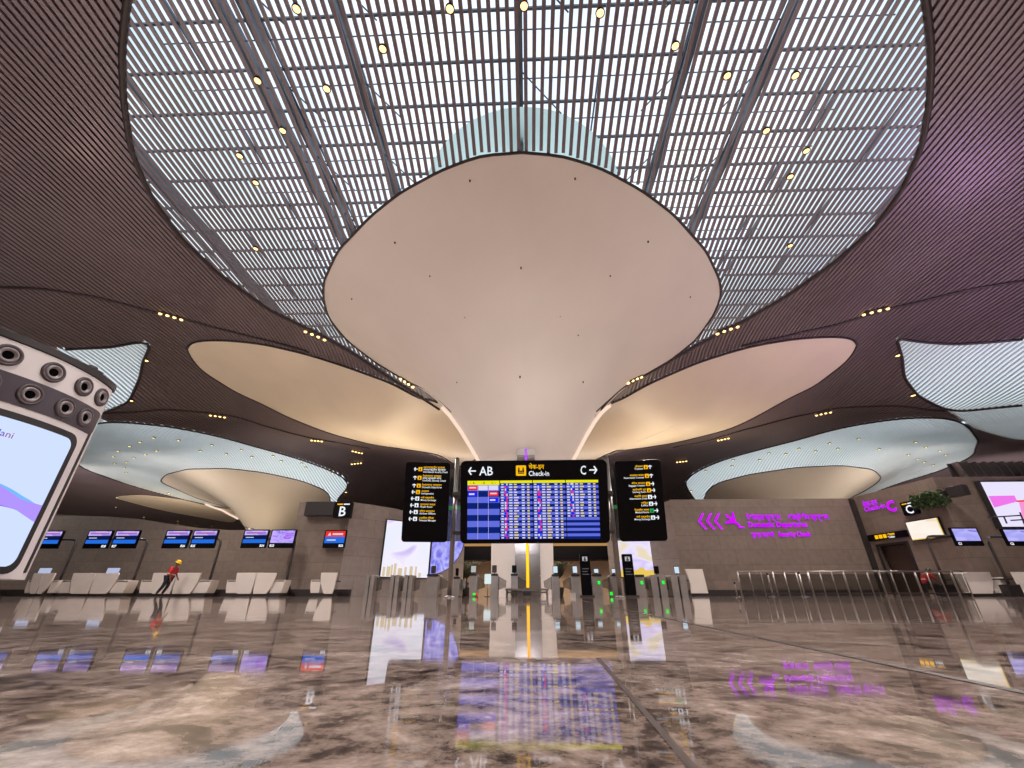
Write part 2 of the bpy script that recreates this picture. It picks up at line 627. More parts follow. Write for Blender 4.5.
m_strip = emis('pale petal edge', rgb(255, 226, 205), 1.0)  # pale petal edge made emissive
col = thing('flared_column', 'huge cream column opening into flower-like petals, standing behind the flight board', 'column', (CX, CY, 0))
tr = MB(); tr.lathe([(1.48, 0), (1.48, .3), (1.5, 2), (1.55, 3.5), (1.66, 4.7), (1.95, 5.6), (2.3, 6.15)], 56, (CX - .25, CY, 0))
obj('trunk', rel(tr, col), m_plaster, col)
fr = MB(); sector(fr, CX, CY, np.array(front_l[::-1] + front_r[1:]), 1.5, 190, 48, pleat=.10)
obj('front_petal', rel(fr, col), m_plaster, col)
for T, L in ((TOPL, LOWL), (TOPR, LOWR)):
    pm = MB(); patch(pm, T, L, 36)
    obj('side_petal', rel(pm, col), m_plasterw, col)
for T in (TOPL, TOPR):
    sm = MB()
    i0 = int(np.argmax(np.hypot(T[:, 0], T[:, 1] - CY) < 4.8))
    pth = []
    for p in trim_path(T[i0:97]):
        p = Vector(p); o_ = Vector((p.x, p.y - CY, 0)).normalized()
        pth.append(p + o_ * .12 + Vector((0, -.12, -.08)))
    sm.tube(pth, .1, 8)
    obj('edge_strip', rel(sm, col), m_strip, col)
m_spr = mat('dark sprinkler head', rgb(40, 34, 34), .5)
for sx_, sy_ in ((395, 242), (470, 180), (575, 178), (648, 241), (352, 298), (465, 316), (560, 315), (578, 334), (690, 296), (521, 267), (430, 275), (610, 275), (457, 381), (520, 376), (583, 381)):
    x_, y_ = on_ceiling(sx_, sy_); z_ = float(H(x_, y_))
    obj('sprinkler', rel(MB().lathe([(.035, .02), (.035, -.07), (.02, -.1), (0, -.1)], 10, (x_, y_, z_)), col), m_spr, col)
# steel band with a vertical light line up the front of the trunk
m_steel = mat('brushed steel', rgb(150, 145, 142), 0.28, 0.9, 0.1, 3)
m_steeld = mat('dark steel', rgb(88, 84, 84), 0.35, 0.8, 0.1, 3)
bnd = MB()
bx = W(527.5, 560, 20.4).x
for k in range(5):
    bnd.box(bx - .56, bx + .56, 20.32 + .0, 21.2, .85 * k, .85 * k + .8)
bnd.box(bx - .5, bx + .5, 20.4, 21.2, .0, 5.0)
for za_, zb_, yy_ in ((4.6, 5.2, 20.08), (5.2, 5.65, 19.9), (5.65, 5.95, 19.62), (5.95, 6.25, 19.3)): bnd.box(bx - .42, bx + .42, yy_, 21, za_, zb_)
obj('steel_band', rel(bnd, col), m_steel, col)
ll = MB(); ll.box(bx - .06, bx + .06, 20.27, 20.34, .35, 4.4)
o_l = obj('light_line', rel(ll, col), emis('amber light line', rgb(255, 178, 20), 1.6), col); o_l['label'] = 'amber glowing light line'
ll = MB(); ll.tube([(bx, 19.85, 5.25), (bx, 19.58, 5.68), (bx, 19.26, 5.97), (bx, 19.22, 6.25)], .05, 6)
o_l = obj('light_line', rel(ll, col), emis('violet light line', rgb(170, 70, 255), 1.4), col); o_l['label'] = 'violet glowing light line'
for n_, (F, cx, cy, lab) in enumerate(((F1, -32, 55, 'cream flared column beyond the left check-in wall under a lit oval skylight'),
                                       (F2, 32.5, 55, 'cream flared column rising behind the violet-lettered right wall'))):
    c = thing('flared_column', lab, 'column', (cx, cy, 0))
    t_ = MB(); t_.lathe([(1.5, 0), (1.5, 3.2), (1.8, 4.6), (2.4, 5.6)], 40, (cx, cy, 0))
    obj('trunk', rel(t_, c), m_plaster, c)
    t_ = MB(); sector(t_, cx, cy, F, 1.6, 120, 30, closed=True, pleat=.04)
    obj('funnel', rel(t_, c), m_plasterw, c)
    if n_ == 0:
        t_ = MB(); patch(t_, P1T, P1B, 14)
        obj('side_petal', rel(t_, c), m_plasterw, c)
        t_ = MB(); t_.tube([(x, y, z - .15) for x, y, z in trim_path(trace([(206, 503), (222, 509), (238, 518), (250, 527)]), step=.4)], .13, 8)
        obj('edge_strip', rel(t_, c), m_strip, c)

# ------------------------------------------------------------------ roof above the louvres: glazing, beams, deck
ROOF = 20.0
m_deck = mat('pale roof deck', rgb(188, 200, 196), 0.8, 0, 0.06, 0.5)
m_beam = mat('grey painted roof steel', rgb(92, 102, 112), 0.5, 0.1, 0.08, 1)
m_glass = glassy('roof glass', (0.93, 0.97, 1.0, 1), 0.06)
m_dimglass = glassy('dimmed roof glass', (0.74, 0.80, 0.77, 1), 0.06)  # tint darkened so the outer skylight looks dimmer
OPEN = [(-14, 14, -4, 23), (-27, -14, -4, 40.5), (14, 27, -4, 40.5), (-14, 14, 23, 40.5), (-52, -28, 15, 40.5), (28, 52, 15, 40.5), (-52, -18, 41, 69), (18, 52, 41, 69)]
dk = MB()
gx = sorted({HALL[0], HALL[1]} | {o[0] for o in OPEN} | {o[1] for o in OPEN})
gy = sorted({HALL[2], HALL[3]} | {o[2] for o in OPEN} | {o[3] for o in OPEN})
for i in range(len(gx) - 1):
    for j in range(len(gy) - 1):
        mx, my = (gx[i] + gx[i + 1]) / 2, (gy[j] + gy[j + 1]) / 2
        if not any(o[0] < mx < o[1] and o[2] < my < o[3] for o in OPEN):
            dk.box(gx[i], gx[i + 1], gy[j], gy[j + 1], ROOF, ROOF + .3)
struct('roof_deck', dk, m_deck, fix=False)
for n_, (x0, x1, y0, y1) in enumerate(OPEN):
    big = n_ == 0
    g = MB(); g.add([(x0, y0, ROOF + .2), (x1, y0, ROOF + .2), (x1, y1, ROOF + .2), (x0, y1, ROOF + .2)], [(0, 1, 2, 3)])
    wn = struct('window_%d' % (n_ + 1), g, m_glass if big or n_ > 3 else m_dimglass, fix=False)
    sx, sy = (3.33, 1.72) if n_ < 4 else (5, 3.4)
    f = MB()
    for y in np.arange(y0, y1 + .01, sy):
        f.box(x0, x1, y - .045, y + .045, ROOF - .03, ROOF + .1)
        if big: f.box(x0, x1, y + .38, y + .42, ROOF - .6, ROOF - .565)
    xs = [-13.3, -10, -6.7, -3.35, 0, 3.35, 6.7, 10, 13.3] if big else np.arange(x0, x1 + .01, sx)
    for x in xs:
        f.box(x - .03, x + .03, y0, y1, ROOF - .03, ROOF + .1)
    fo = struct('window_frame', f, m_beam, fix=False)
    # rafters: deep steel beams running away from the camera
    for x in ([-10, -6.7, 0, 6.7, 10] if big else [x0 + 8, x0 + 16]):
        b = MB()
        if big:
            w = .11
            b.box(x - w, x + w, y0 - 2, y1 + 1, ROOF - 1.0, ROOF - .94); b.box(x - w, x + w, y0 - 2, y1 + 1, ROOF - .45, ROOF - .39)
            b.box(x - .05, x + .05, y0 - 2, y1 + 1, ROOF - .95, ROOF - .4)
            for y in np.arange(y0, y1, 3.44):
                b.tube([(x, y, ROOF - .7), (x + (1.7 if x <= 0 else -1.7), y + 1.1, ROOF - 1.9)], .03, 6)
        else:
            b.box(x - .15, x + .15, y0, y1, ROOF - .8, ROOF - .15)
        struct('roof_beam', b, m_beam, fix=False)
# pale dome of the petal's upper roof seen through the louvres
dm = MB()
rows = []
for s in np.linspace(0, 1, 8):
    rows.append([(5.2 * math.cos(a) * (1 - .75 * s), 16.5 + 5.8 * math.sin(a) * (1 - .75 * s), ROOF - 1.6 + 1.3 * s) for a in np.linspace(0, 2 * PI, 49)])
dm.grid(rows)
m_dome = bpy.data.materials.new('translucent dome'); m_dome.use_nodes = True
_nt = m_dome.node_tree; _nt.nodes.remove(_nt.nodes['Principled BSDF'])
_tl = _nt.nodes.new('ShaderNodeBsdfTranslucent'); _tl.inputs['Color'].default_value = rgb(216, 232, 222)
_nt.links.new(_tl.outputs[0], _nt.nodes['Material Output'].inputs['Surface'])
struct('roof_dome', dm, m_dome, fix=False)

# added translucent sheets that brighten the louvre gaps of the farther skylights
m_diffuser = bpy.data.materials.new('white diffuser sheet'); m_diffuser.use_nodes = True
_nt = m_diffuser.node_tree; _nt.nodes.remove(_nt.nodes['Principled BSDF'])
_tc = _nt.nodes.new('ShaderNodeTexCoord'); _nz = _nt.nodes.new('ShaderNodeTexNoise'); _nz.inputs['Scale'].default_value = .25; _nz.inputs['Detail'].default_value = 3
_rp = _nt.nodes.new('ShaderNodeValToRGB'); _rp.color_ramp.elements[0].color = rgb(226, 232, 230); _rp.color_ramp.elements[1].color = rgb(250, 252, 250)
_tl = _nt.nodes.new('ShaderNodeBsdfTranslucent')
_nt.links.new(_tc.outputs['Object'], _nz.inputs['Vector']); _nt.links.new(_nz.outputs['Fac'], _rp.inputs['Fac']); _nt.links.new(_rp.outputs['Color'], _tl.inputs['Color'])
_nt.links.new(_tl.outputs[0], _nt.nodes['Material Output'].inputs['Surface'])
for P in (NL, NR, S1, S2):
    c = P.mean(0); mb = MB(); ring = resample([tuple(p) for p in P], 120, True); rows = []
    for sc_ in np.linspace(0, 1.02, 26):
        q = c + (ring - c) * sc_; q = np.concatenate([q, q[:1]]); z = H(q[:, 0], q[:, 1]) + .3
        rows.append([(float(a), float(b), float(d)) for (a, b), d in zip(q, z)])
    mb.grid(rows)
    struct('added_diffuser', mb, m_diffuser, fix=False)

# ------------------------------------------------------------------ floor and walls
def marble():
    m = bpy.data.materials.new('polished brown marble')
    m.use_nodes = True
    nt = m.node_tree; N = nt.nodes.new; L = nt.links.new
    b = nt.nodes['Principled BSDF']
    tc = N('ShaderNodeTexCoord')
    n1 = N('ShaderNodeTexNoise'); n1.inputs['Scale'].default_value = 11; n1.inputs['Detail'].default_value = 9; n1.inputs['Roughness'].default_value = .66; n1.inputs['Distortion'].default_value = 1.1
    L(tc.outputs['Object'], n1.inputs['Vector'])
    n2 = N('ShaderNodeTexNoise'); n2.inputs['Scale'].default_value = 55; n2.inputs['Detail'].default_value = 7; n2.inputs['Roughness'].default_value = .7
    L(tc.outputs['Object'], n2.inputs['Vector'])
    mx = N('ShaderNodeMix'); mx.data_type = 'FLOAT'; mx.inputs[0].default_value = .42
    L(n1.outputs['Fac'], mx.inputs[2]); L(n2.outputs['Fac'], mx.inputs[3])
    r = N('ShaderNodeValToRGB'); e = r.color_ramp.elements
    e[0].position = .385; e[0].color = rgb(48, 41, 40)
    e[1].position = .63; e[1].color = rgb(208, 192, 184)
    for p, c in ((.44, rgb(90, 78, 73)), (.49, rgb(140, 123, 114)), (.56, rgb(172, 155, 146))):
        q = e.new(p); q.color = c
    L(mx.outputs[0], r.inputs['Fac'])
    L(r.outputs['Color'], b.inputs['Base Color'])
    n3 = N('ShaderNodeTexNoise'); n3.inputs['Scale'].default_value = 17; n3.inputs['Detail'].default_value = 5
    L(tc.outputs['Object'], n3.inputs['Vector'])
    mr = N('ShaderNodeMapRange'); mr.inputs[1].default_value = .35; mr.inputs[2].default_value = .7; mr.inputs[3].default_value = .008; mr.inputs[4].default_value = .075
    L(n3.outputs['Fac'], mr.inputs[0]); L(mr.outputs[0], b.inputs['Roughness'])
    b.inputs['Specular IOR Level'].default_value = .42
    return m


m_marble = marble()
fl = MB(); fl.add([(-82.5, -6, 0), (82.5, -6, 0), (82.5, 97, 0), (-82.5, 97, 0)], [(0, 1, 2, 3)])
struct('floor', fl, m_marble)
m_joint = mat('floor joint filler', rgb(62, 50, 46), .5)
j = MB()
for (xa, ya, xb, yb, w) in ((.385, .25, .80, 8, .0055), (.07, .16, .085, .62, .0022)):
    j.add([(xa - w, ya, .0006), (xa + w, ya, .0006), (xb + w, yb, .0006), (xb - w, yb, .0006)], [(0, 1, 2, 3)])
struct('floor_joint', j, m_joint)


def tiles(name, c1, c2, w=1.2, h=.6, rough=.5):
    m = bpy.data.materials.new(name); m.use_nodes = True
    nt = m.node_tree; N = nt.nodes.new; L = nt.links.new
    b = nt.nodes['Principled BSDF']; b.inputs['Roughness'].default_value = rough
    tc = N('ShaderNodeTexCoord'); sp = N('ShaderNodeSeparateXYZ'); cb = N('ShaderNodeCombineXYZ')
    L(tc.outputs['Object'], sp.inputs[0])
    ad = N('ShaderNodeMath'); ad.operation = 'ADD'
    L(sp.outputs['X'], ad.inputs[0]); L(sp.outputs['Y'], ad.inputs[1])
    L(ad.outputs[0], cb.inputs['X']); L(sp.outputs['Z'], cb.inputs['Y'])
    br = N('ShaderNodeTexBrick'); br.offset = .5
    br.inputs['Color1'].default_value = c1; br.inputs['Color2'].default_value = c2
    br.inputs['Mortar'].default_value = tuple(x * .6 for x in c1[:3]) + (1,)
    br.inputs['Scale'].default_value = 1; br.inputs['Brick Width'].default_value = w; br.inputs['Row Height'].default_value = h
    br.inputs['Mortar Size'].default_value = .012
    L(cb.outputs[0], br.inputs['Vector'])
    nz = N('ShaderNodeTexNoise'); nz.inputs['Scale'].default_value = 3; nz.inputs['Detail'].default_value = 6
    L(tc.outputs['Object'], nz.inputs['Vector'])
    mx = N('ShaderNodeMix'); mx.data_type = 'RGBA'; mx.blend_type = 'SOFT_LIGHT'; mx.inputs[0].default_value = .35
    L(br.outputs['Color'], mx.inputs[6]); L(nz.outputs['Fac'], mx.inputs[7])
    L(mx.outputs[2], b.inputs['Base Color'])
    return m


m_stone = tiles('taupe stone tile', rgb(128, 114, 104), rgb(119, 105, 96), 1.8, .9)
m_stonel = tiles('light grey stone tile', rgb(166, 156, 152), rgb(158, 148, 144), 1.8, 1.1)
m_paint = mat('dim hall paint', rgb(150, 138, 130), .8)
m_black = mat('black panel', rgb(5, 4, 10), .35, 0, .1, 4, spec=.14)
m_darkgrey = mat('charcoal metal', rgb(48, 44, 46), .45, .3)
m_kick = mat('dark kick strip', rgb(44, 38, 38), .5)


def slab(mb, pa, pb, th, z0, z1, back=1):
    """Upright wall slab from plan point pa to pb, thickened away from the camera."""
    a = Vector((pa[0], pa[1])); b = Vector((pb[0], pb[1]))
    n = Vector((-(b - a).y, (b - a).x)).normalized() * th
    if n.y < 0: n = -n
    pts = [a, b, b + n, a + n]
    mb.prismz([(p.x, p.y) for p in pts], z0, z1)
    return mb


def gx_(px, Y):
    return W(px, 597, Y).x


struct('wall_left', MB().box(-82.4, -82, -5, 96, 0, 20), m_paint)
struct('wall_right', MB().box(82, 82.4, -5, 96, 0, 20), m_paint)
struct('wall_back', MB().box(-82, 82, 96, 96.4, 0, 20), m_paint)
struct('wall_front', MB().box(-82, 82, -5.4, -5, 0, 20), m_paint)
# tiled wall behind the left check-in desks
wl_ = [(-81, 0), (gx_(318, 39), 0), (gx_(318, 39), W(300, 531, 39).z)] + [(W(px, py, 39).x, W(px, py, 39).z) for px, py in ((230, 530), (200, 528), (170, 524), (140, 519), (110, 516.5), (70, 515.5))] + [(-81, 6.6)]
struct('wall_left_inner', MB().prism(wl_, 39, 39.6), m_stone)
# pier with the letter B
xB0, xB1 = gx_(279, 27), gx_(336, 27)
zB = W(345, 502, 27).z
struct('wall_pier', MB().box(xB0, xB1, 27, 28.2, 0, zB), m_stone)
# oblique light wall with a rounded shoulder, carrying the bright advertising screens
OB0, OB1 = (xB1, 27.0), (gx_(462, 33.5), 33.5)


def oblique(u, out=0.0):
    a = Vector(OB0); b = Vector(OB1)
    p = a + (b - a) * u
    n = Vector((b.y - a.y, -(b.x - a.x))).normalized()
    return p + n * out


OBL = (Vector(OB1) - Vector(OB0)).length
OBA = math.atan2(OB1[1] - OB0[1], OB1[0] - OB0[0])
ob = thing('wall_centre', None, None, (OB0[0], OB0[1], 0), OBA)
pts = [(0, 0), (OBL, 0), (OBL, 3.6), (OBL * .86, 4.2), (OBL * .70, 4.75), (OBL * .52, 5.15), (OBL * .34, 5.32), (OBL * .15, zB), (0, zB)]
tag(ob, kind='structure')
struct('wall_panel', MB().prism(pts, 0, .5), m_stonel, ob)
# far security hall
struct('wall_back_inner', MB().box(gx_(425, 43), gx_(690, 43), 43, 43.5, 0, 6.2), mat('far hall stone', rgb(176, 156, 138), .6))
bh = MB().box(gx_(425, 41), gx_(690, 41), 41, 42.5, W(540, 560, 41).z, W(540, 546, 41).z)
struct('beam_back', bh, m_black)
struct('trim_cove', MB().box(gx_(430, 41), gx_(685, 41), 40.9, 41.1, W(540, 546, 41).z, W(540, 541, 41).z), emis('amber cove glow', rgb(196, 150, 96), .8))  # lamp-lit soffit strip, its light put into the emission colour
# right tiled wall
xR0, xR1 = gx_(685, 30), gx_(886, 30)
zR = W(760, 499, 30).z
struct('wall_right_inner', MB().box(xR0, xR1, 30, 30.6, 0, zR), m_stone)
struct('wall_right_return', slab(MB(), (gx_(612, 34), 34), (xR0, 30), .5, 0, zR - .1), m_stonel)
struct('trim_pilaster', MB().box(xR1 - .25, xR1 + .25, 29.8, 30.4, 0, zR - .05), m_steeld)
E0, E1 = Vector((xR1, 30)), Vector((gx_(988, 24.4), 24.4))
struct('wall_side_return', MB().box(E1.x - .1, E1.x + 16, 24.4, 24.9, 0, 6.0), m_stone)
EA = math.atan2(E1.y - E0.y, E1.x - E0.x); EL = (E1 - E0).length
we = bpy.data.objects.new('wall_side', None); COL.objects.link(we); we.location = (E0.x, E0.y, 0); we.rotation_euler = (0, 0, EA)
tag(we, kind='structure')
EINV = (Matrix.Translation((E0.x, E0.y, 0)) @ Matrix.Rotation(EA, 4, 'Z')).inverted()


def on_E(px, py, out=0.0):
    """Point (u, z) of the slanting right wall met by a sight line."""
    d = ray(px, py)
    n = Vector((-(E1 - E0).y, (E1 - E0).x)).normalized()
    t = (E0 - n * out).dot(n) / (d[0] * n.x + d[1] * n.y)
    p = EINV @ Vector((d[0] * t, d[1] * t, d[2] * t + CAMH))
    return p.x, p.z


OBINV = (Matrix.Translation((OB0[0], OB0[1], 0)) @ Matrix.Rotation(OBA, 4, 'Z')).inverted()


def on_OB(px, py):
    d = ray(px, py)
    a, b = Vector(OB0), Vector(OB1)
    n = Vector((-(b - a).y, (b - a).x)).normalized()
    t = a.dot(n) / (d[0] * n.x + d[1] * n.y)
    p = OBINV @ Vector((d[0] * t, d[1] * t, d[2] * t + CAMH))
    return p.x, p.z


d0 = on_E(892, 545)
du = 1.9
w_ = MB(); w_.box(0, d0[0] - du / 2, 0, .5, 0, 6.0); w_.box(d0[0] + du / 2, EL, 0, .5, 0, 6.0); w_.box(d0[0] - du / 2, d0[0] + du / 2, 0, .5, d0[1], 6.0)
struct('wall_panel', w_, m_stone, we)
dr = struct('door_1', MB().box(d0[0] - du / 2, d0[0] + du / 2, .3, .36, 0, d0[1]), mat('dark wood door', rgb(66, 50, 44), .4, 0, .15, 2), we)
jb = MB()
jb.box(d0[0] - du / 2 - .12, d0[0] - du / 2, -.06, .4, 0, d0[1] + .12); jb.box(d0[0] + du / 2, d0[0] + du / 2 + .12, -.06, .4, 0, d0[1] + .12)
jb.box(d0[0] - du / 2, d0[0] + du / 2, -.06, .4, d0[1], d0[1] + .12)
struct('door_frame', jb, m_darkgrey, we)
struct('baseboard_left', MB().box(-40, gx_(338, 24.6), 26.2, 26.35, 0, .35), m_kick)
struct('baseboard_right', MB().box(gx_(690, 29.9), gx_(880, 29.9), 29.85, 29.98, 0, .35), m_kick)

# ------------------------------------------------------------------ light
wd = bpy.data.worlds.new('sky'); SC.world = wd; wd.use_nodes = True
nt = wd.node_tree; N = nt.nodes.new; L = nt.links.new
bg = nt.nodes['Background']
tc = N('ShaderNodeTexCoord'); nz = N('ShaderNodeTexNoise'); nz.inputs['Scale'].default_value = 2.2; nz.inputs['Detail'].default_value = 6
L(tc.outputs['Generated'], nz.inputs['Vector'])
cr = N('ShaderNodeValToRGB'); cr.color_ramp.elements[0].position = .35; cr.color_ramp.elements[1].position = .65
cr.color_ramp.elements[0].color = rgb(200, 220, 244); cr.color_ramp.elements[1].color = rgb(242, 247, 252)
L(nz.outputs['Fac'], cr.inputs['Fac']); L(cr.outputs['Color'], bg.inputs['Color'])
bg.inputs['Strength'].default_value = 1.55


def spot(loc, aim, power, col, ang=90, blend=.8, r=.25, name='lamp'):
    l = bpy.data.lights.new(name, 'SPOT'); l.energy = power; l.color = col[:3]; l.spot_size = math.radians(ang); l.spot_blend = blend; l.shadow_soft_size = r
    o = bpy.data.objects.new(name, l); COL.objects.link(o); o.location = loc
    o.rotation_euler = (Vector(aim) - Vector(loc)).to_track_quat('-Z', 'Y').to_euler()
    return o


def cove(loc, sx, sy, power, col, rot=(PI, 0, 0), name='area_fill'):  # area lamp helper, used only for added lamps out of sight
    l = bpy.data.lights.new(name, 'AREA'); l.shape = 'RECTANGLE'; l.size = sx; l.size_y = sy; l.energy = power; l.color = col[:3]
    o = bpy.data.objects.new(name, l); COL.objects.link(o); o.location = loc; o.rotation_euler = rot
    return o


WARM = (1.0, .80, .56); NEUT = (1.0, .90, .84); COOL = (.86, .93, 1.0); VIO = (.75, .45, 1.0)
# unseen up-lamps wash the petals, added fills lift dark parts; downlights light the floor
for s in (-1, 1):
    spot((s * 11, 33.5, 5.6), (s * 11, 29, 13), 2000, WARM, 150, 1, 3.0, 'up_wash')
    spot((s * 18, 37.5, 6.0), (s * 19, 33, 13), 1300, WARM, 140, 1, .4, 'up_wash')
    spot((s * 5, 36, 5.0), (s * 8, 40, 12), 1500, NEUT, 150, 1, .4, 'up_wash')  # added fill for the dark ceiling behind the column
    spot((s * 9, 13, 1.6), (s * 5, 17, 14), 300, NEUT, 130, 1, .6, 'up_wash')
    spot((s * 24, 40.5, 7.0), (s * 25, 44, 13), 1000 if s < 0 else 450, NEUT, 150, 1, .4, 'up_wash')
    spot((s * 31, 47, 3.0), (s * 32, 49, 12), 750 if s < 0 else 120, WARM, 140, 1, .4, 'up_wash')
    spot((s * 40, 42, 7.0), (s * 40, 50, 13), 2500, NEUT, 150, 1, .4, 'up_wash')  # added fill above the far walls
    spot((s * 54, 46, 7.0), (s * 55, 60, 13), 6000, NEUT, 150, 1, .4, 'up_wash')  # added fill for the outer far ceiling
    spot((s * 26, 31, 10.5), (s * 27, 39, 3), 2500, NEUT, 130, 1, .4, 'wall_fill')  # added lamp that lightens the tiled side wall
    spot((s * 50, 30, 11), (s * 50, 39, 3), 2500, NEUT, 130, 1, .4, 'wall_fill')  # same added fill for the outer stretch of wall
    for y in (2, 9, 16): spot((s * 17.5, y, 15), (s * 14, y, 0), 5200, NEUT, 150, 1, .3, 'downlight')
    spot((s * 26, 14, 2.5), (s * 24, 20, 15), 700, NEUT, 150, 1, .6, 'up_wash')
    spot((s * 20, 24.5, 14.5), (s * 18, 23, 0), 5200, NEUT, 150, 1, .3, 'downlight')
    spot((s * 7, 23.5, 9.5), (s * 6, 20, 0), 1200, NEUT, 140, 1, .3, 'downlight')
    spot((s * 30, 31, 12.0), (s * 30, 29, 0), 3000, NEUT, 150, 1, .3, 'downlight')
    cove((s * 22, 10, .6), 14, 14, 1000, NEUT, (PI, 0, 0), 'area_fill')  # added upward panel near the floor, lifts the ceiling
spot((0, 1, 15.2), (0, 4, 0), 5000, NEUT, 150, 1, .3, 'downlight')
cove((.2, 14.9, 4.3), 4.2, .3, 110, NEUT, (PI - .25, 0, 0), 'area_fill')  # added strip over the board, brightens the lower funnel
cove((0, 37.5, 6.0), 12, 5, 1500, WARM, (0, 0, 0), 'hall_fill')  # added lamp hidden by the board, brightens the rear hall
for k_, (x0, x1, y0, y1) in enumerate(OPEN[4:]):
    cove(((x0 + x1) / 2, (y0 + y1) / 2, ROOF - .3), (x1 - x0) * .9, (y1 - y0) * .9, 1400 if k_ > 1 else 250, (1, 1, .98), (0, 0, 0), 'skylight')  # added area lamp over each farther skylight, boosts its daylight
spot((-.2, 15.6, 3.0), (-.2, 21, 2.0), 260, (.96, .92, 1.0), 110, 1, .3, 'trunk_fill')  # added lamp behind the board, whitens the trunk
spot((-49, 57, 5), (-56, 68, 12), 3500, WARM, 150, 1, .6, 'up_wash')  # added lamp to brighten the far side petal
spot((30, 19, 4), (26, 20, 15), 3500, VIO, 130, 1, .5, 'screen_glow')
SC.view_settings.view_transform = 'Standard'
SC.view_settings.look = 'None'
SC.view_settings.gamma = 1
SC.view_settings.exposure = 0
SC.view_settings.use_curve_mapping = False

# ================================================================== things in the hall
m_white = mat('white counter panel', rgb(226, 218, 212), .4, 0, .03, 2)
m_whitegloss = mat('white gloss shell', rgb(232, 226, 228), .3, 0, .02, 2, coat=.3)
e_white = emis('lit white lettering', rgb(240, 246, 255), 1.0)
e_yel = emis('lit yellow lettering', rgb(255, 190, 20), 1.0)
e_hdr = emis('screen yellow', rgb(236, 232, 20), 1.0)
e_lb = emis('screen pale blue', rgb(98, 110, 222), 1.0)
e_nb = emis('screen navy', rgb(14, 34, 112), 1.0)
e_bl = emis('screen blue', rgb(30, 40, 235), 1.0)
e_red = emis('screen red', rgb(238, 40, 60), 1.0)
e_pink = emis('screen pink', rgb(240, 30, 150), 1.0)
e_cell = emis('screen lilac white', rgb(222, 214, 250), 1.0)
e_wht = emis('screen white', rgb(222, 224, 246), .9)
e_amb = emis('screen amber', rgb(235, 215, 130), 1.0)
e_grn = emis('green signal', rgb(30, 235, 60), 1.3)
e_gs = emis('green pictogram', rgb(40, 170, 90), 1.0)
e_blk = mat('matt black print', rgb(10, 10, 12), .6)


def arrow(mb, x, z, s, ang, mi=0, y=0.0, t=.17):
    """Line arrow of size s centred at (x, z); ang 0 points right."""
    c, sn = math.cos(ang), math.sin(ang)

    def R(p): return (x + s * (p[0] * c - p[1] * sn), y, z + s * (p[0] * sn + p[1] * c))
    h = t / 2
    mb.add([R((-.5, -h)), R((.42, -h)), R((.42, h)), R((-.5, h))], [(0, 1, 2, 3)], mi)
    for sg in (1, -1):
        mb.add([R((.5, 0)), R((.5 - t * 1.3, 0)), R((.02, sg * .42)), R((.02 + t * .9, sg * (.42 + t * .5)))], [(0, 1, 2, 3)], mi)


# ---------------------------------------------------------------- flight board on two posts
Y0 = 14.25
TL = math.radians(18)
bz0 = W(530, 543.5, Y0).z


def on_board(px, py):
    """(x, height up the forward-leaning board) for a sight line; the board pivots on its lower edge."""
    d = ray(px, py)
    n = Vector((0, -math.cos(TL), -math.sin(TL)))
    t = (Vector((0, Y0, bz0 - CAMH))).dot(n) / Vector(d).dot(n)
    p = Vector(d) * t
    return p.x, bz0 + (p.z + CAMH - bz0) / math.cos(TL)


def lean(mb):
    c, sn = math.cos(TL), math.sin(TL)
    mb.v = [(x, y * c - (z - bz0) * sn, bz0 + (z - bz0) * c + y * sn) for x, y, z in mb.v]
    return mb


a, b, a2, b2 = on_board(461, 461), on_board(607.5, 461), on_board(459.7, 543.5), on_board(609.8, 543.5)
bxm = (a[0] + b[0] + a2[0] + b2[0]) / 4
bw = ((b[0] - a[0]) + (b2[0] - a2[0])) / 2
bz1 = a[1]
BD = thing('flight_board', 'wide black flight board with four blue timetable screens on two steel posts', 'flight board', (bxm, Y0, 0))
obj('housing', lean(MB().prism(rrect(-bw / 2, bw / 2, bz0, bz1, .16), 0, .2)), m_black, BD, bevel=.012)


def bu(px, py):
    p = on_board(px, py)
    return p[0] - bxm, p[1]


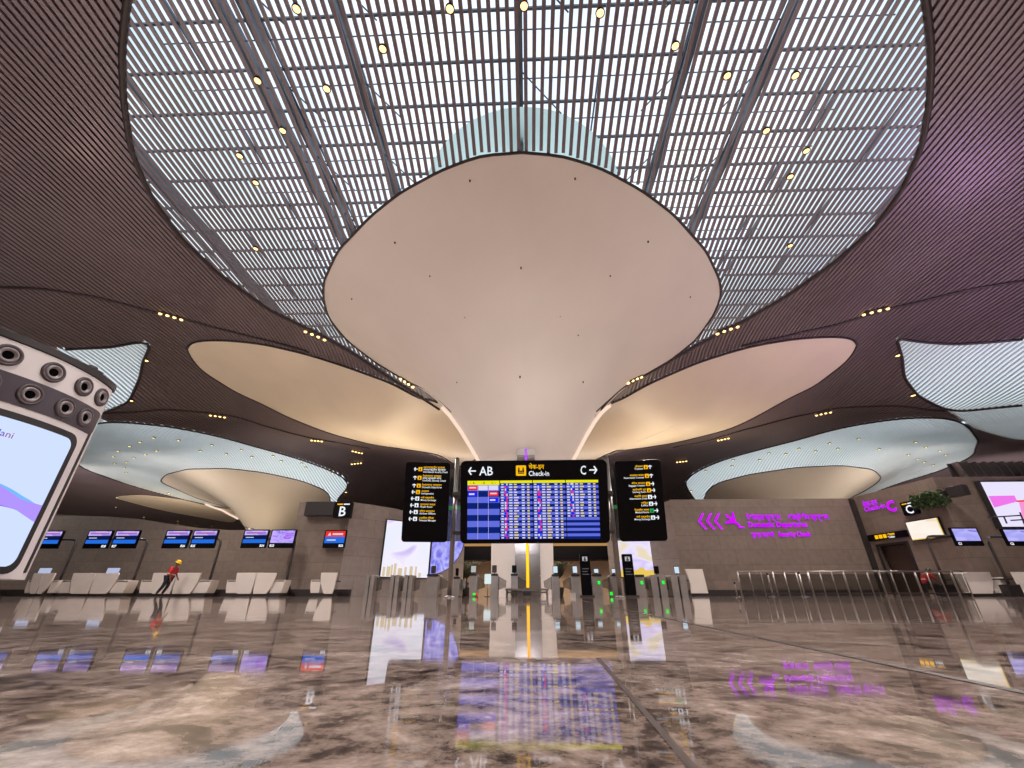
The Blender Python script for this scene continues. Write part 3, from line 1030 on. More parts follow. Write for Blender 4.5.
cols = [(467.2, 499.2), (500.8, 532.4), (533.6, 565.4), (566.8, 598.4)]
zt, zb = bu(530, 480.3)[1], bu(530, 539)[1]
sw = (bu(598.4, 481)[0] - bu(467.2, 481)[0])
s0 = bu(467.2, 481)[0]
smats = [e_lb, e_nb, e_hdr, e_red, e_bl, e_cell, e_wht, e_pink, e_amb, e_blk, e_white]
for k in range(4):
    x0 = s0 + sw * k / 4 + .012; x1 = s0 + sw * (k + 1) / 4 - .012
    fr_ = obj('screen', lean(MB().box(x0 - .008, x1 + .008, -.012, .02, zb - .01, zt + .01)), m_black, BD)
    mb = MB(); w = x1 - x0; h = zt - zb; y = -.016; y2 = -.019
    if k == 0:
        hh = h * .075
        quad(mb, x0, x1, zt - hh, zt, y, 2)
        rh = (h - hh) / 9
        for i in range(9):
            z1 = zt - hh - i * rh
            quad(mb, x0, x1, z1 - rh, z1, y, 1 if i % 2 else 0)
        for c in range(3):
            xa = x0 + w * (.02 + .325 * c); xb = xa + w * .29
            tag_ = [('-', '‹ A'), ('-', '‹ B'), ('-', 'C ›')][c]
            text_into(mb, tag_[1], hh * .8, (xa + xb) / 2, zt - hh * .8, y2, 'CENTER', 9)
            z1 = zt - hh - rh * .08
            quad(mb, xa, xb, z1 - rh * .8, z1, y2, 3 if c == 0 else 5)
            if c != 1:
                quad(mb, xa, xb, z1 - rh * (1.85 if c == 0 else 1.8), z1 - rh * 1.03, y2, 4 if c == 0 else 3)
            if c == 2: quad(mb, xa, xb, z1 - rh * 2.85, z1 - rh * 2.05, y2, 4)
            if c < 2: quad(mb, x0 + w * (.327 * (c + 1)) - .004, x0 + w * (.327 * (c + 1)) + .004, zb, zt - hh, y2, 5)
        # airline name bars: white streaks on the coloured cells
        for (c, r) in ((0, 0), (2, 1)):
            xa = x0 + w * (.02 + .325 * c); z1 = zt - hh - rh * (r + .42)
            quad(mb, xa + w * .04, xa + w * .25, z1 - rh * .13, z1 + rh * .1, -.021, 6)
        for (c, r) in ((0, 1), (2, 2)):
            xa = x0 + w * (.02 + .325 * c); z1 = zt - hh - rh * (r + .5)
            quad(mb, xa + w * .03, xa + w * .2, z1 - rh * .16, z1 + rh * .12, -.021, 5)
    else:
        hh = h * .045
        quad(mb, x0, x1, zt - hh, zt, y, 2)
        nr = 21; rh = (h - hh) / nr
        rows_ = nr if k < 3 else 13
        rd = random.Random(k)
        for i in range(nr):
            z1 = zt - hh - i * rh
            quad(mb, x0, x1, z1 - rh, z1, y, 0 if i % 2 else 1)
            if i >= rows_: continue
            za, zc = z1 - rh * .74, z1 - rh * .26
            quad(mb, x0 + w * .03, x0 + w * .11, za, zc, y2, 6)
            c = rd.choice([3, 6, 4, 7, 7, 6, 4])
            quad(mb, x0 + w * .14, x0 + w * .19, z1 - rh * .85, z1 - rh * .1, y2, rd.choice([4, 6, 4, 7]))
            quad(mb, x0 + w * .19, x0 + w * .235, z1 - rh * .85, z1 - rh * .1, y2, c)
            quad(mb, x0 + w * .28, x0 + w * .38, za, zc, y2, 6)
            quad(mb, x0 + w * .43, x0 + w * (.43 + rd.uniform(.06, .16)), za, zc, y2, rd.choice([5, 8]))
            quad(mb, x0 + w * .67, x0 + w * .76, za, zc, y2, 6)
            quad(mb, x0 + w * .84, x0 + w * .91, za, zc, y2, 8)
    obj('timetable', lean(mb), smats, fr_, fix=False)
hy = -.006
zc = bu(530, 470.5)[1]
hd = MB(); arrow(hd, bu(472, 470)[0], zc, .26, PI, 0, hy, .16); obj('arrow', lean(hd), e_white, BD, fix=False)
hd = MB(); arrow(hd, bu(593.3, 470)[0], zc, .26, 0, 0, hy, .16); obj('arrow', lean(hd), e_white, BD, fix=False)
hd = MB(); text_into(hd, 'AB', .40, bu(479.4, 470)[0], zc - .14, hy, 'LEFT', 0, bold=.004, fit=bu(493, 470)[0] - bu(479.4, 470)[0]); obj('zone_letters', lean(hd), e_white, BD, fix=False)
hd = MB(); text_into(hd, 'C', .40, bu(580.2, 470)[0], zc - .14, hy, 'LEFT', 0, bold=.004, fit=bu(585.6, 470)[0] - bu(580.2, 470)[0]); obj('zone_letters', lean(hd), e_white, BD, fix=False)
fw_ = bu(549, 470)[0] - bu(528.7, 470)[0]
hd = MB(); text_into(hd, 'Check-in', .22, bu(528.5, 470)[0], zc - .17, hy, 'LEFT', 0, bold=.003, fit=fw_); obj('english_title', lean(hd), e_white, BD, fix=False)
hd = MB(); text_into(hd, 'चेक-इन', .20, bu(528.8, 470)[0], zc + .05, hy, 'LEFT', 0, bold=.003, fit=fw_ * .76); obj('marathi_title', lean(hd), e_yel, BD, fix=False)
ix = bu(521, 470)[0]
hd = MB(); hd.prism(rrect(ix - .165, ix + .165, zc - .165, zc + .165, .03), hy - .002, hy + .004, 0)
# clerk and traveller either side of a counter: the check-in pictogram
for sx in (-.07, .07):
    hd.lathe([(0, -.001), (.026, -.001), (.026, .002)], 12, (ix + sx, hy - .006, zc + .075), Vector((0, -1, 0)), 1)
    quad(hd, ix + sx - .03, ix + sx + .03, zc - .06, zc + .045, hy - .006, 1)
quad(hd, ix - .1, ix + .1, zc - .1, zc - .07, hy - .006, 1); quad(hd, ix - .03, ix + .03, zc - .06, zc + .0, hy - .006, 1)
obj('pictogram', lean(hd), [e_yel, e_blk], BD, fix=False)
PY_ = .22
ptop = W(457, 458.5, Y0 + PY_).z
for px0, px1 in ((457.2, 449.6), (606, 620.6)):
    xx = (W(px0, 459, Y0 + PY_).x + W(px1, 598, Y0 + PY_).x) / 2 - bxm
    pm = MB(); pm.tube([(xx, PY_, .02), (xx, PY_, ptop)], .075, 14); pm.lathe([(.0, ptop + .03), (.06, ptop + .02), (.08, ptop)], 14, (xx, PY_, 0))
    pm.lathe([(.16, 0), (.16, .02), (.09, .05), (.075, .06)], 18, (xx, PY_, 0))
    obj('post', pm, m_steel, BD)
    sg_ = 1 if xx < 0 else -1
    for zz_ in (bz0 + .35, bz0 + 1.5): obj('bracket', MB().box(min(xx, xx + sg_ * .3), max(xx, xx + sg_ * .3), PY_ - (.08 if zz_ < bz0 + 1 else .62), PY_ + .03, zz_ - .05, zz_ + .05), m_steeld, BD)
m_fin = glassy('smoked glass', (.66, .66, .65, 1), .14)
m_fin2 = glassy('grey glass fin', (.40, .42, .41, 1), .22, .2)
for pa, pb in ((446.5, 455.5), (457.5, 463), (602.5, 605.5), (607.5, 616.5)):
    Yg = Y0 + .3
    xa, xb = W(pa, 500, Yg).x - bxm, W(pb, 500, Yg).x - bxm
    g_ = obj('glass_fin', MB().box(xa, xb, .3, .312, W(530, 541, Yg).z, W(530, 468.5, Yg).z), m_fin2, BD)
    zz = W(530, 507.5, Yg).z
    obj('green_band', MB().box(xa, xb, .294, .298, zz - .06, zz + .06), emis('green glass band', rgb(60, 130, 74), .7), g_)


# ---------------------------------------------------------------- direction signs either side
def way_sign(xl, xr, Yl, Yr, zlo, zhi, rows, left, label):
    """Leaning direction sign; zhi is measured up its tilted face."""
    ang = math.atan2(Yr - Yl, xr - xl); w = math.hypot(xr - xl, Yr - Yl)
    t = thing('direction_sign', label, 'sign', (xl, Yl, 0), ang)
    c_, s_ = math.cos(TL), math.sin(TL)

    def ln(mb):
        mb.v = [(x, y * c_ - (z - zlo) * s_, zlo + (z - zlo) * c_ + y * s_) for x, y, z in mb.v]
        return mb
    obj('panel', ln(MB().prism(rrect(0, w, zlo, zhi, .1), 0, .12)), m_black, t, bevel=.01)
    y = -.006; h = zhi - zlo
    fr_ = (.09, .20, .30, .38, .462, .546, .63, .715)
    for i, (kind, ar, ico, lines) in enumerate(rows):
        tl = len(lines); cz = zhi - h * fr_[i]; k = i / 7.0
        if left:
            xa, xi, xt = w * (.235 - .06 * k), w * (.335 - .06 * k), w * (.40 - .04 * k)
        else:
            xa, xi, xt = w * (.765 + .06 * k), w * (.675 + .06 * k), w * (.615 + .06 * k)
        mb = MB(); arrow(mb, xa, cz, .12, ar, 0, y, .22); obj('arrow', ln(mb), e_white, t, fix=False)
        mb = MB(); mb.prism(rrect(xi - .062, xi + .062, cz - .062, cz + .062, .012), y - .001, y + .004, 0)
        mb.lathe([(0, 0), (.014, 0)], 10, (xi, y - .004, cz + .028), Vector((0, -1, 0)), 1)
        quad(mb, xi - .022, xi + .022, cz - .042, cz + .008, y - .004, 1)
        obj('pictogram', ln(mb), [{'y': e_yel, 'w': e_white, 'g': e_gs}[ico], e_blk], t, fix=False)
        zz = cz + .066 * (tl - 1) * .5
        for (txt, col_) in lines:
            n_ = len(txt)
            mb = MB(); text_into(mb, txt, .078, xt, zz - .03, y, 'LEFT' if left else 'RIGHT', 0, bold=.0008, fit=min(w * .55, .03 * n_ + .06))
            obj('text_line', ln(mb), e_yel if col_ else e_white, t, fix=False)
            zz -= .072
    return t


UP = PI / 2
Lr = [('a', PI, 'y', [('आंतरराष्ट्रीय सुरक्षा', 1), ('अंतर्राष्ट्रीय सुरक्षा', 0), ('International Security Check', 0)]),
      ('a', UP, 'y', [('देशांतर्गत सुरक्षा', 1), ('घरेलू सुरक्षा जांच', 0), ('Domestic Security Check', 0)]),
      ('a', UP, 'y', [('देशांतर्गत प्रस्थान', 1), ('Domestic Departures', 0)]),
      ('a', PI, 'y', [('आव्रजन', 1), ('Immigration', 0)]),
      ('a', PI, 'w', [('मनी एक्सचेंज', 1), ('Money Exchange', 0)]),
      ('a', PI, 'w', [('प्रार्थना कक्ष', 1), ('Prayer Room', 0)]),
      ('a', PI, 'w', [('विमान कार्यालय', 1), ('Airline Offices', 0)]),
      ('a', PI, 'w', [('टर्मिनल मॅनेजर', 1), ('Terminal Manager', 0)])]
Rr = [('a', UP, 'y', [('शौचालय', 1), ('Toilets', 0)]),
      ('a', UP, 'y', [('आरक्षण काउंटर', 1), ('Reservation Counter', 0)]),
      ('a', 0, 'y', [('बॅगेज काउंटर', 1), ('Baggage Counter', 0)]),
      ('a', 0, 'y', [('स्मोकिंग रूम', 1), ('Smoking Room', 0)]),
      ('a', 0, 'w', [('माहिती कक्ष', 1), ('Information Desk', 0)]),
      ('a', 0, 'w', [('लिफ्ट', 1), ('Lifts', 0)]),
      ('a', 0, 'g', [('वैद्यकीय कक्ष', 1), ('Medical Room', 0)]),
      ('a', 0, 'w', [('मनी एक्सचेंज', 1), ('Money Exchange', 0)])]
Yn = Y0 - .2
zlo_ = W(402, 542, Yn).z
d_ = ray(405, 462)
# height up the tilted face that meets the sight line of the sign's top edge
t_ = (Yn + zlo_ * math.tan(TL)) / (d_[1] + (d_[2]) * math.tan(TL))
zhi_ = zlo_ + (d_[2] * t_ + CAMH - zlo_) / math.cos(TL)
way_sign(W(401.3, 540, Yn).x, W(447.0, 543, Y0 - .05).x, Yn, Y0 - .05, zlo_, zhi_, Lr, True, 'black direction sign with left-pointing arrows, left of the flight board')
way_sign(W(620.3, 543, Y0 - .05).x, W(667.8, 540, Yn).x, Y0 - .05, Yn, zlo_, zhi_, Rr, False, 'black direction sign with right-pointing arrows, right of the flight board')

# ---------------------------------------------------------------- round-nosed kiosk in the foreground
KR = 1.5; KC = (-6.26, 3.77)
K = thing('display_kiosk', 'tall white curved kiosk with rows of round nozzles over a bright screen', 'kiosk', (-5.2, 3.8, 0))


def karc(y0, y1, out=0.0, n=24):
    r = []
    for i in range(n + 1):
        y = y0 + (y1 - y0) * i / n
        a_ = math.asin(max(-1, min(1, (y - KC[1]) / KR)))
        r.append((KC[0] + (KR + out) * math.cos(a_) + 5.2, KC[1] + (KR + out) * math.sin(a_) - 3.8))
    return r


def kpoint(y, z, out=0.0):
    a_ = math.asin((y - KC[1]) / KR)
    return Vector((KC[0] + (KR + out) * math.cos(a_) + 5.2, KC[1] + (KR + out) * math.sin(a_) - 3.8, z)), Vector((math.cos(a_), math.sin(a_), 0))


KY0, KY1 = 2.4, 4.34


def kfoot(out=0.0, e=0.0):
    f = karc(KY0 - e, KY1 + e, out, 30)
    x1, y1 = f[-1]; x0, y0 = f[0]
    cor = [(x1 - .05 - out * .2, y1 + .06 + out), (x1 - .16, y1 + .09 + out)]
    return f + cor + [(-.42 - out, y1 + .06 + out), (-.5 - out, y1 - .1), (-.5 - out, y0 + .1), (-.42 - out, y0 - .06 - out), (x0 - .16, y0 - .09 - out), (x0 - .05, y0 - .06 - out)]


obj('body', MB().prismz(kfoot(), .2, 2.235, smooth=False), m_whitegloss, K, bevel=.008)
obj('top_cap', MB().prismz(kfoot(.012), 2.237, 2.31), m_darkgrey, K, bevel=.01)
obj('plinth', MB().prismz(kfoot(-.06, -.06), 0, .06).prismz(kfoot(-.12, -.1), .06, .2), m_darkgrey, K)


def ksheet(mb, y0, y1, z0, z1, out, n=24, mi=0, r=0.0):
    """Curved sheet hugging the kiosk's face, with rounded ends when r is given."""
    rows = []
    for i in range(n + 1):
        y = y0 + (y1 - y0) * i / n
        cut = 0
        d_ = min(y - y0, y1 - y)
        if r and d_ < r: cut = r - math.sqrt(max(0, r * r - (r - d_) ** 2))
        p, nn = kpoint(y, 0, out)
        rows.append([(p.x, p.y, z0 + cut), (p.x, p.y, z1 - cut)])
    mb.grid(rows, mi)
    o = len(mb.v)
    return mb


def kslab(y0, y1, z0, z1, out, th, r=0.0, n=28):
    mb = MB()
    f, bk = [], []
    for i in range(n + 1):
        t_ = i / n
        y = y0 + (y1 - y0) * (0.5 - 0.5 * math.cos(PI * t_))
        cut = 0
        d_ = min(y - y0, y1 - y)
        if r and d_ < r: cut = r - math.sqrt(max(0, r * r - (r - d_) ** 2))
        p, nn = kpoint(y, 0, out); q, nn = kpoint(y, 0, out - th)
        f.append([(p.x, p.y, z0 + cut), (p.x, p.y, z1 - cut)]); bk.append([(q.x, q.y, z0 + cut), (q.x, q.y, z1 - cut)])
    rows = [[a_[0], a_[1], b_[1], b_[0], a_[0]] for a_, b_ in zip(f, bk)]
    mb.grid(rows, 0, False)
    mb.add(rows[0][:4], [(0, 1, 2, 3)]); mb.add(rows[-1][:4], [(3, 2, 1, 0)])
    return mb


obj('dark_band', kslab(KY0 + .02, KY1 - .006, 1.665, 1.935, .006, .012, .05), mat('dark mauve band', rgb(66, 54, 66), .35), K)
obj('side_groove', kslab(KY1 - .05, KY1 - .012, .26, 1.7, .004, .012, .01), m_darkgrey, K)
obj('screen_surround', kslab(2.59, 4.19, .24, 1.6, .007, .013, .12), m_darkgrey, K)
ks = obj('screen', kslab(2.65, 4.12, .30, 1.535, .012, .013, .09), emis('kiosk screen sky blue', rgb(206, 222, 255), 1.05), K)
# coloured swoosh across the screen
cols_k = [emis('swoosh cyan', rgb(120, 190, 255), 1.0), emis('swoosh violet', rgb(150, 80, 245), 1.0), emis('swoosh lilac', rgb(180, 150, 255), 1.0)]
for ci, (o0, w0, ph) in enumerate(((.06, .15, .0), (-.10, .12, .5), (.0, .09, 1.1))):
    mb = MB(); rows = []
    for i in range(41):
        y = 2.66 + (4.115 - 2.66) * i / 40
        t_ = i / 40
        u_ = (y - 3.3) / .8
        zc_ = .80 + (.14, .0, .07)[ci] * (1 - u_) + .05 * math.sin(3.2 * u_ + ph) + (.03 * u_ if ci == 2 else 0)
        ww = (.05, .07, .10)[ci] * (.35 + 1.1 * abs(u_ - .72)) + .012
        p, nn = kpoint(y, 0, .0145 + .001 * ci)
        rows.append([(p.x, p.y, zc_ - ww), (p.x, p.y, zc_ + ww)])
    mb.grid(rows)
    obj('swoosh', mb, cols_k[ci], ks, fix=False)
lt = MB()
text_into(lt, 'adani', .085, 0, 0, 0, 'RIGHT')
lt.v = [(lambda p: (p.x, p.y, p.z))(kpoint(3.58 + v[0], 1.365 + v[2], .016)[0]) for v in lt.v]
cs = emis('brand blue lettering', rgb(60, 70, 200), 1.0); cp = emis('brand purple lettering', rgb(150, 50, 150), 1.0)
lt.mi = [0 if np.mean([lt.v[i][1] for i in f]) + 3.8 < 3.5 else 1 for f in lt.f]
obj('brand_lettering', lt, [cs, cp], ks, fix=False)
m_noz = mat('grey nozzle ring', rgb(150, 142, 146), .35, .2); m_nozd = mat('black nozzle throat', rgb(6, 5, 6), .9, spec=.05); m_nozr = mat('dark nozzle collar', rgb(84, 76, 80), .4, .2)
for (ylist, z) in (((2.62, 2.94, 3.27, 3.62, 3.95, 4.22), 2.085), ((2.55, 2.9, 3.23, 3.54, 3.87, 4.13), 1.80)):
    for y in ylist:
        p, nn = kpoint(y, z, 0.0)
        mb = MB(); mb.lathe([(.105, -.01), (.105, .012), (.098, .02), (.078, .016), (.074, .004)], 28, p, nn)
        nz_ = obj('nozzle', mb, m_nozr, K)
        mb = MB(); mb.lathe([(.076, .004), (.07, .022), (.058, .026), (.05, .012), (.038, .004)], 28, p, nn)
        obj('ring', mb, m_noz, nz_)
        mb = MB(); mb.lathe([(.042, .006), (.03, -.02 + .028), (0, .0075)], 20, p, nn)
        obj('throat', mb, m_nozd, nz_)
sd = MB(); p, nn = kpoint(4.0, 2.31, -.06); sd.lathe([(.0, .05), (.05, .045), (.06, .02), (.06, 0)], 16, p); sd.box(p.x - .03, p.x + .03, p.y - .12, p.y + .12, p.z, p.z + .03)
obj('camera_dome', sd, m_darkgrey, K)

# ---------------------------------------------------------------- check-in islands on the left
def flare(x0, x1, zb, zt, inset_l, inset_r, n=8):
    """Front panel outline that widens to its top with hollow sides."""
    L_, R_ = [], []
    for i in range(n + 1):
        t = i / n
        k = (1 - t) ** 2.2
        L_.append((x0 + inset_l * k, zb + (zt - zb) * t)); R_.append((x1 - inset_r * k, zb + (zt - zb) * t))
    return L_ + R_[::-1]


def island(px0, px1, label, wing=True, one=False, Y=25.0):
    x0, x1 = W(px0, 580, Y).x, W(px1, 580, Y).x
    zt, zw = W(90, 573, Y).z, W(90, 580, Y).z
    cx = (x0 + x1) / 2; w = x1 - x0
    t = thing('check_in_counter', label, 'check-in counter', (cx, Y, 0))
    obj('plinth', MB().box(-w / 2 + .1, w / 2 - .1,   .06, .8, 0, .16), m_kick, t)
    pn = MB()
    if one:
        obj('front_panel', MB().prism(flare(-w * .12, w / 2, .12, zt, .35, .1), 0, .1), m_white, t, bevel=.01)
    else:
        obj('front_panel', MB().prism(flare(-w * .34, -.015, .12, zt, .3, .05), 0, .1), m_white, t, bevel=.01)
        obj('front_panel', MB().prism(flare(.015, w * .34, .12, zt, .05, .3), 0, .1), m_white, t, bevel=.01)
    obj('worktop', MB().box(-w / 2 + .05, w / 2 - .05, .12, .8, .72, .78), m_darkgrey, t)
    for s in ((-1,) if one else (-1, 1)):
        xa, xb = sorted((s * w * .5, s * w * .28))
        if one: xa, xb = -w * .5, -w * .1
        obj('wing_desk', MB().prism(flare(xa, xb, .12, zw, .0 if s > 0 else .12, .12 if s > 0 else .0), .12, .8), m_white, t, bevel=.01)
    return t


isl = [((26, 57), 'white check-in counter partly hidden by the tall curved kiosk', False),
       ((60, 127), 'white flared check-in counter with an open laptop on it', False),
       ((140, 210), 'white flared check-in counter behind the person in the red vest', False),
       ((226, 284), 'white flared check-in counter between the violet-screened monitor and the pier', False),
       ((310, 336), 'narrow white check-in counter at the foot of the letter B pier', True)]
for (a_, b_), lab, one in isl:
    island(a_, b_, lab, one=one)
for px, lab in ((38, 'open white laptop on the check-in counter beside the kiosk'), (107, 'open white laptop on the second check-in counter')):
    Y = 25.4; c = W(px, 576, Y)
    t = thing('laptop', lab, 'laptop', (c.x, Y, .79))
    obj('keyboard_deck', MB().box(-.3, .3, -.2, .2, 0, .03), m_darkgrey, t)
    s_ = MB().prism([(-.36, .03), (.34, .03), (.40, .66), (-.30, .66)], .2, .24)
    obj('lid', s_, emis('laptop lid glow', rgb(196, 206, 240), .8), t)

# ---------------------------------------------------------------- hanging monitors on bent poles
g_mon = 'check-in monitors over the left counters'
e_mtop = art('monitor top banner', [(0, rgb(150, 140, 235)), (.5, rgb(214, 190, 246)), (1, rgb(150, 150, 240))], 3, 2)
e_mid = emis('monitor navy', rgb(18, 26, 74), 1); e_mblue = emis('monitor azure', rgb(36, 110, 225), 1)
e_ad = art('violet swoosh advert', [(0, rgb(150, 130, 235)), (.45, rgb(196, 180, 255)), (.7, rgb(160, 70, 235)), (1, rgb(180, 160, 250))], 1.2, 5)
e_blueadv = art('pale blue advert', [(0, rgb(150, 150, 240)), (.6, rgb(190, 186, 250)), (1, rgb(140, 130, 230))], 1.0, 3)


def monitor(root, x, z0, z1, w, code, style, y=0.0, side='R', yaw=0):
    mb = MB().prism(rrect(x - w / 2, x + w / 2, z0, z1, .04), y, y + .12)
    m = obj('monitor', mb, m_black, root, bevel=.01)
    h = z1 - z0; a_, b_ = x - w / 2 + .07, x + w / 2 - .07
    zt_, zb_ = z1 - .06, z0 + h * .27
    s = MB(); yy = y - .005
    if style == 'flight':
        quad(s, a_, b_, zt_ - (zt_ - zb_) * .36, zt_, yy, 0); quad(s, a_, b_, zb_ + (zt_ - zb_) * .3, zt_ - (zt_ - zb_) * .36, yy, 1); quad(s, a_, b_, zb_, zb_ + (zt_ - zb_) * .3, yy, 2)
        quad(s, a_ + w * .08, a_ + w * .4, zb_ + (zt_ - zb_) * .42, zb_ + (zt_ - zb_) * .48, yy - .003, 3)
        quad(s, a_ + w * .06, b_ - w * .06, zt_ - (zt_ - zb_) * .24, zt_ - (zt_ - zb_) * .12, yy - .003, 4)
        ms = [e_mtop, e_mid, e_mblue, e_wht, emis('monitor plum', rgb(176, 110, 200), .9)]
    elif style == 'red':
        quad(s, a_, b_, zt_ - (zt_ - zb_) * .48, zt_, yy, 0); quad(s, a_, b_, zb_, zt_ - (zt_ - zb_) * .48, yy, 1)
        quad(s, a_ + w * .1, a_ + w * .5, zb_ + (zt_ - zb_) * .2, zb_ + (zt_ - zb_) * .3, yy - .003, 2)
        zc_ = zt_ - (zt_ - zb_) * .26
        s.add([(a_ + w * .1, yy - .003, zc_ - .08), (a_ + w * .26, yy - .003, zc_ - .08), (a_ + w * .2, yy - .003, zc_ + .1)], [(0, 1, 2)], 2)
        quad(s, a_ + w * .32, b_ - w * .1, zc_ - .05, zc_ + .05, yy - .003, 2)
        ms = [emis('monitor red', rgb(236, 50, 40), 1), e_mblue, e_wht]
    else:
        quad(s, a_, b_, zb_, zt_, yy, 0); ms = [style]
    obj('screen', s, ms, m, fix=False)
    c = MB()
    if side == 'R': text_into(c, code, h * .17, b_ - .02, z0 + h * .07, yy - .001, 'RIGHT', 0, bold=.008)
    elif side == 'L': text_into(c, code, h * .17, a_ + .02, z0 + h * .07, yy - .001, 'LEFT', 0, bold=.008)
    obj('desk_number', c, e_white, m, fix=False)
    return m


YM = 25.8
mz1, mz0 = W(100, 530.3, YM).z, W(100, 548.6, YM).z
grp = [((24, 48), ('B30', 'B29'), 71, 51, ('flight', 'flight'), 'pair of flight monitors half hidden behind the tall white kiosk'),
       ((97.5, 125), ('B28', 'B27'), 141, 128, ('flight', 'flight'), 'pair of flight monitors just right of the kiosk on a bent pole'),
       ((176, 203.5), ('B26', 'B25'), 215, 206, ('flight', 'flight'), 'pair of flight monitors above the person in the red vest'),
       ((254.5, 282), ('B24', 'B23'), 291, 283, ('flight', e_ad), 'pair of monitors, the right one showing a violet advert')]
for (pa, pb), codes, pt, pbm, st, lab in grp:
    xa, xb = W(pa, 540, YM).x, W(pb, 540, YM).x
    xp = (W(pt, 548, YM).x + W(pbm, 588, YM).x) / 2
    t = thing('monitor_stand', lab, 'monitor', (xp, YM, 0), 0)
    w = W(110, 540, YM).x - W(85.5, 540, YM).x
    for xx, cd, sty, sd_ in ((xa, codes[0], st[0], 'R'), (xb, codes[1], st[1], 'L')):
        monitor(t, xx - xp, mz0, mz1, w, cd, sty, 0, sd_)
    zc_ = (mz0 + mz1) / 2
    pm = MB(); pm.tube([(0, .25, 0), (0, .25, zc_ - .25), (-.04, .25, zc_ - .1), (-.15, .25, zc_), (-.3, .25, zc_ + .02), (xa - xp - .2, .25, zc_ + .02)], .07, 10)
    obj('pole', pm, m_steeld, t)
    pm = MB()
    for xx in (xa, xb): pm.box(xx - xp - .12, xx - xp + .12, .12, .27, zc_ - .12, zc_ + .12)
    obj('bracket', pm, m_darkgrey, t)
    obj('foot', MB().box(-.25, .25, .12, .42, 0, .5), m_darkgrey, t, bevel=.02)
# single red monitor on the pier
YP = 26.6
xm = W(334.5, 540, YP).x
t = thing('monitor_stand', 'single monitor with a red banner hanging in front of the letter B pier', 'monitor', (xm, YP, 0))
monitor(t, 0, W(334, 548, YP).z, W(334, 530, YP).z, W(345.5, 540, YP).x - W(323.5, 540, YP).x, 'B22', 'red', 0, 'R')
obj('wall_arm', MB().box(-.1, .1, .12, .42, W(334, 542, YP).z, W(334, 536, YP).z), m_steeld, t)
# dark bulkhead and B sign at the head of the pier
xa, xb = W(306, 509, 26.7).x, W(334.8, 509, 26.7).x
tag(obj('pier_bulkhead', MB().box(xa, xb, 26.55, 26.98, W(320, 516, 26.7).z, W(320, 502, 26.7).z), m_darkgrey, None, bevel=.02),
    'dark grey box panel at the head of the pier, beside the letter B sign', 'panel')


def letter_sign(label, loc, rz, w, z0, z1, ch):
    t = thing('letter_sign', label, 'sign', loc, rz)
    obj('panel', MB().box(-w / 2, w / 2, -.25, .15, z0, z1), m_black, t, bevel=.015)
    h = z1 - z0
    c = MB(); text_into(c, ch, h * .86, 0, z0 + h * .1, -.256, 'CENTER', 0, bold=.012)
    obj('zone_letter', c, e_white, t, fix=False); c = MB()
    quad(c, -w * .38, -w * .02, z0 + h * .8, z0 + h * .88, -.256, 1); quad(c, w * .03, w * .4, z0 + h * .8, z0 + h * .88, -.256, 0)
    obj('caption', c, [e_white, e_yel], t, fix=False)
    return t


bx0, bx1 = W(335.5, 510, 26.5), W(351.5, 510, 26.5)
letter_sign('black sign with a white letter B on top of the left pier', ((bx0.x + bx1.x) / 2, 26.6, 0), 0, bx1.x - bx0.x, W(343, 518, 26.5).z, W(343, 502.2, 26.5).z, 'B')

# ---------------------------------------------------------------- advertising screens on the centre walls
m_adv = art('white lilac advert', [(0, rgb(236, 240, 255)), (.55, rgb(246, 240, 255)), (.8, rgb(206, 190, 246)), (1, rgb(240, 236, 255))], 1.1, 4, 1.0, .4)
m_adv2 = art('lilac gold advert', [(0, rgb(246, 240, 255)), (.4, rgb(214, 198, 250)), (.75, rgb(238, 230, 255)), (1, rgb(235, 220, 190))], 1.2, 4, 1.0, 1.0)
m_globe = art('violet globe advert', [(0, rgb(120, 116, 226)), (.5, rgb(160, 160, 246)), (1, rgb(190, 190, 255))], 3, 9, 1.0)
m_city = emis('advert skyline', rgb(226, 206, 170), .9); m_gold = emis('advert gold', rgb(235, 200, 90), 1.0)
OBM = Matrix.Translation((OB0[0], OB0[1], 0)) @ Matrix.Rotation(OBA, 4, 'Z')


def on_frame(name, label, cat, loc, rz, f):
    t = thing(name, label, cat, loc, rz)
    f(t)
    return t


u0, z1 = on_OB(386.5, 520); u1 = on_OB(428, 560)[0]; z0 = on_OB(400, 577.2)[1]


def f1(t):
    obj('frame', MB().box(u0 - .06, u1 + .06, -.12, -.02, z0 - .06, z1 + .06), m_darkgrey, t)
    s = obj('screen', quad(MB(), u0, u1, z0, z1, -.125), m_adv, t, fix=False)
    c = MB(); rd = random.Random(3); x = u0 + .1
    while x < u1 - .4:
        w = rd.uniform(.12, .35); c_ = rd.uniform(.25, 1.0)
        quad(c, x, x + w, z0 + .02, z0 + .1 + c_ * .7, -.128, 0); x += w + rd.uniform(.02, .25)
    obj('skyline_picture', c, m_city, s, fix=False)


on_frame('advert_screen', 'large white and lilac advert screen on the wall right of the letter B pier', 'screen', (OB0[0], OB0[1], 0), OBA, f1)
ug0 = on_OB(429.5, 560)[0]; ug1 = on_OB(463.0, 545)[0]; zg0 = on_OB(436, 574.3)[1]


def f2(t):
    R_ = (ug1 - ug0) * 1.0
    zc_ = zg0 + R_
    pts = [(ug0, zg0)] + [(ug0 + R_ * math.sin(a_), zc_ - R_ * math.cos(a_)) for a_ in np.linspace(.08, PI - .08, 28)] + [(ug0, zc_ + R_)]
    obj('frame', MB().prism([(x + (.08 if x > ug0 else -.03), z + (.0)) for x, z in pts], -.16, -.02), m_darkgrey, t)
    obj('screen', MB().prism(pts, -.19, -.15), m_globe, t)


